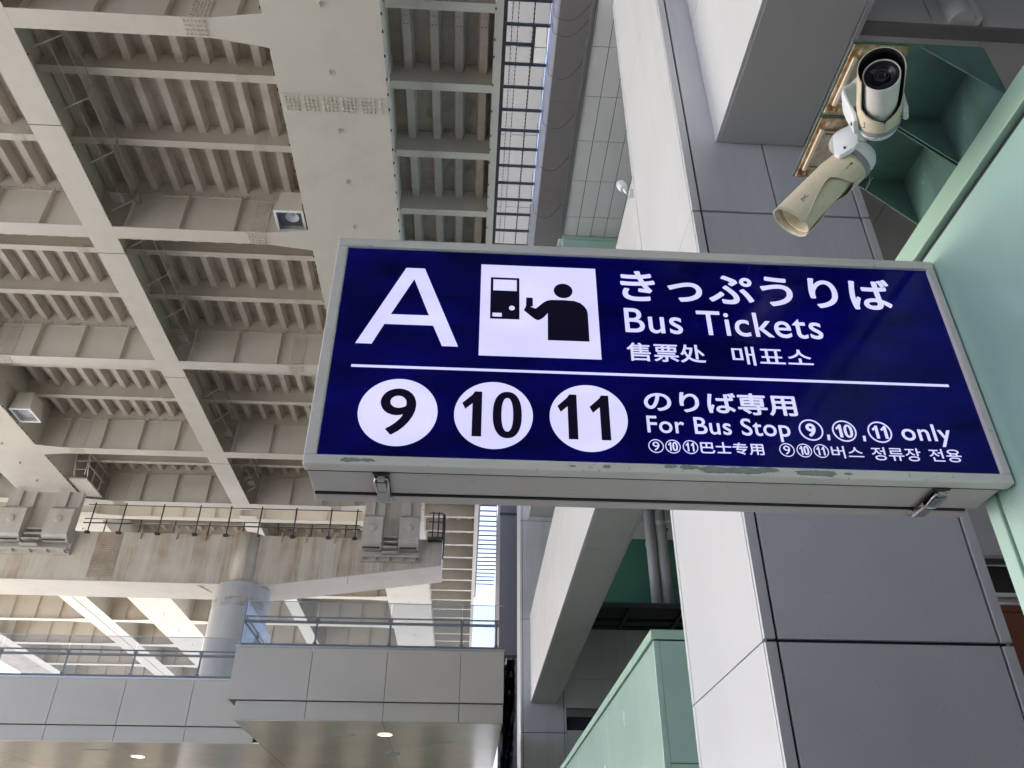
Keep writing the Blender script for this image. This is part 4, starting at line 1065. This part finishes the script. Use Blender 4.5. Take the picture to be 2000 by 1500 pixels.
def railing(xs, posts, y, zb, ret=None, label=None):
    r = MB()
    x0, x1 = xs
    r.tube([(x0, y + .12, zb + .70), (x1, y + .12, zb + .70)], .020, 8); r.box(x0, x1, y + .09, y + .16, zb + .56, zb + .61)
    r.box(x0, x1, y + .06, y + .12, zb + .03, zb + .07)
    if ret: 
        r.tube([(ret, y + .12, zb + .70), (ret, y + 2.75, zb + .70)], .02, 8); r.box(ret - .03, ret + .03, y + .12, y + 2.75, zb + .56, zb + .61); r.box(ret - .03, ret + .03, y + .12, y + 2.75, zb + .03, zb + .07)
    rl = r.build('railing', RAILMETAL, fb)
    for x in posts:
        p = MB(); p.box(x - .022, x + .022, y + .08, y + .115, zb, zb + .70); p.box(x - .045, x + .045, y + .05, y + .12, zb + .62, zb + .66); p.box(x - .045, x + .045, y + .05, y + .12, zb + .08, zb + .11); p.build('post', RAILMETAL, rl)
    px = sorted(set([x0] + [x for x in posts] + [x1]))
    for a, b_ in zip(px, px[1:]):
        if b_ - a < .2: continue
        g_ = MB(); g_.box(a + .012, b_ - .012, y + .030, y + .042, zb + .02, zb + 1.03); g_.build('glass_pane', GLASS, rl)
    e = MB(); e.box(x0, x1, y + .026, y + .046, zb + 1.031, zb + 1.045)
    if ret:
        g_ = MB(); g_.box(ret - .006, ret + .006, y + .06, y + 2.75, zb + .02, zb + 1.03); g_.build('glass_pane', GLASS, rl); e.box(ret - .01, ret + .01, y + .05, y + 2.75, zb + 1.031, zb + 1.045); e.box(ret - .02, ret + .02, y + .03, y + .07, zb, zb + 1.03)
        for yy in (y + 1.4, y + 2.7):
            p = MB(); p.box(ret + .02, ret + .055, yy - .02, yy + .02, zb, zb + .70); p.build('post', RAILMETAL, rl)
    e.build('glass_edge', ALU, rl)
railing((-18.7, -5.24), [-17.03, -15.34, -13.65, -11.96, -10.27, -8.57, -6.89], 21.81, 6.80)
railing((-5.20, .83), [-3.50, -1.80, -.13, .68], 19.0, 6.88, -5.18)

# unseen walls and roof added behind the viewer to keep the sky light off
wg = thing('sky_blocker', (12, -11, 0), 'unseen grey walls and roof added behind the viewer to block sky light', 'light helper')
m = MB(); m.box(-9, 40, -11, -10.6, 0, 17); m.build('wall', GREYT, wg)
m = MB(); m.box(1.07, 40, -10.55, -3.05, 13.02, 14.5); m.build('roof', GREYT, wg)
m = MB(); m.box(12.05, 40, -3.04, 30, 0, 15); m.build('hall', PANEL_SOFF, wg)

cb = thing('soffit_reflection_block', (-14, 43, 0), 'unseen tan block added beyond the footbridge for its soffit reflections', 'light helper')  # unseen block with dark stripes, added only for the glossy soffit to reflect
m = MB(); m.box(-40, .5, 42, 46, 0, 5.4); m.build('wall', paint('tan_render', (.60, .51, .39), .6, var=.15, scale=.5), cb)
m = MB()
for k in range(16): m.box(-38 + k * 2.4, -36.9 + k * 2.4, 41.9, 41.99, .3 + .25 * (k % 3), 4.4)
m.build('reflection_stripes', paint('brown_reflection_stripe', (.12, .10, .08), .2), cb)

# ------------------------------------------------------------------ light
w = bpy.data.worlds.new('World'); SC.world = w; w.use_nodes = True
nt = w.node_tree; bg = nt.nodes['Background']
sky = nt.nodes.new('ShaderNodeTexSky'); sky.sky_type = 'NISHITA'; sky.sun_disc = False
SUN_EL, SUN_AZ = math.radians(32), math.radians(-54)        # azimuth from +Y towards +X
sky.sun_elevation = SUN_EL; sky.sun_rotation = SUN_AZ; sky.air_density = .55; sky.dust_density = 2.0; sky.ozone_density = 1.
nt.links.new(sky.outputs[0], bg.inputs['Color']); bg.inputs['Strength'].default_value = .15
sl = bpy.data.lights.new('sun', 'SUN'); sl.energy = 4.5; sl.angle = math.radians(.5); sl.color = (1, .975, .95)
so = bpy.data.objects.new('sun', sl); COL.objects.link(so)
d = Vector((math.sin(SUN_AZ) * math.cos(SUN_EL), math.cos(SUN_AZ) * math.cos(SUN_EL), math.sin(SUN_EL)))
so.rotation_euler = d.to_track_quat('Z', 'Y').to_euler(); so.location = d * 60

SC.view_settings.view_transform = 'Standard'; SC.view_settings.look = 'None'; SC.view_settings.gamma = 1; SC.view_settings.exposure = EXPO
SC.cycles.max_bounces = 10; SC.cycles.diffuse_bounces = 6; SC.cycles.glossy_bounces = 4; SC.cycles.transparent_max_bounces = 12
SC.cycles.sample_clamp_indirect = 8
SC.cycles.use_denoising = True
for o in bpy.data.objects:
    if '_w' in o: del o['_w']
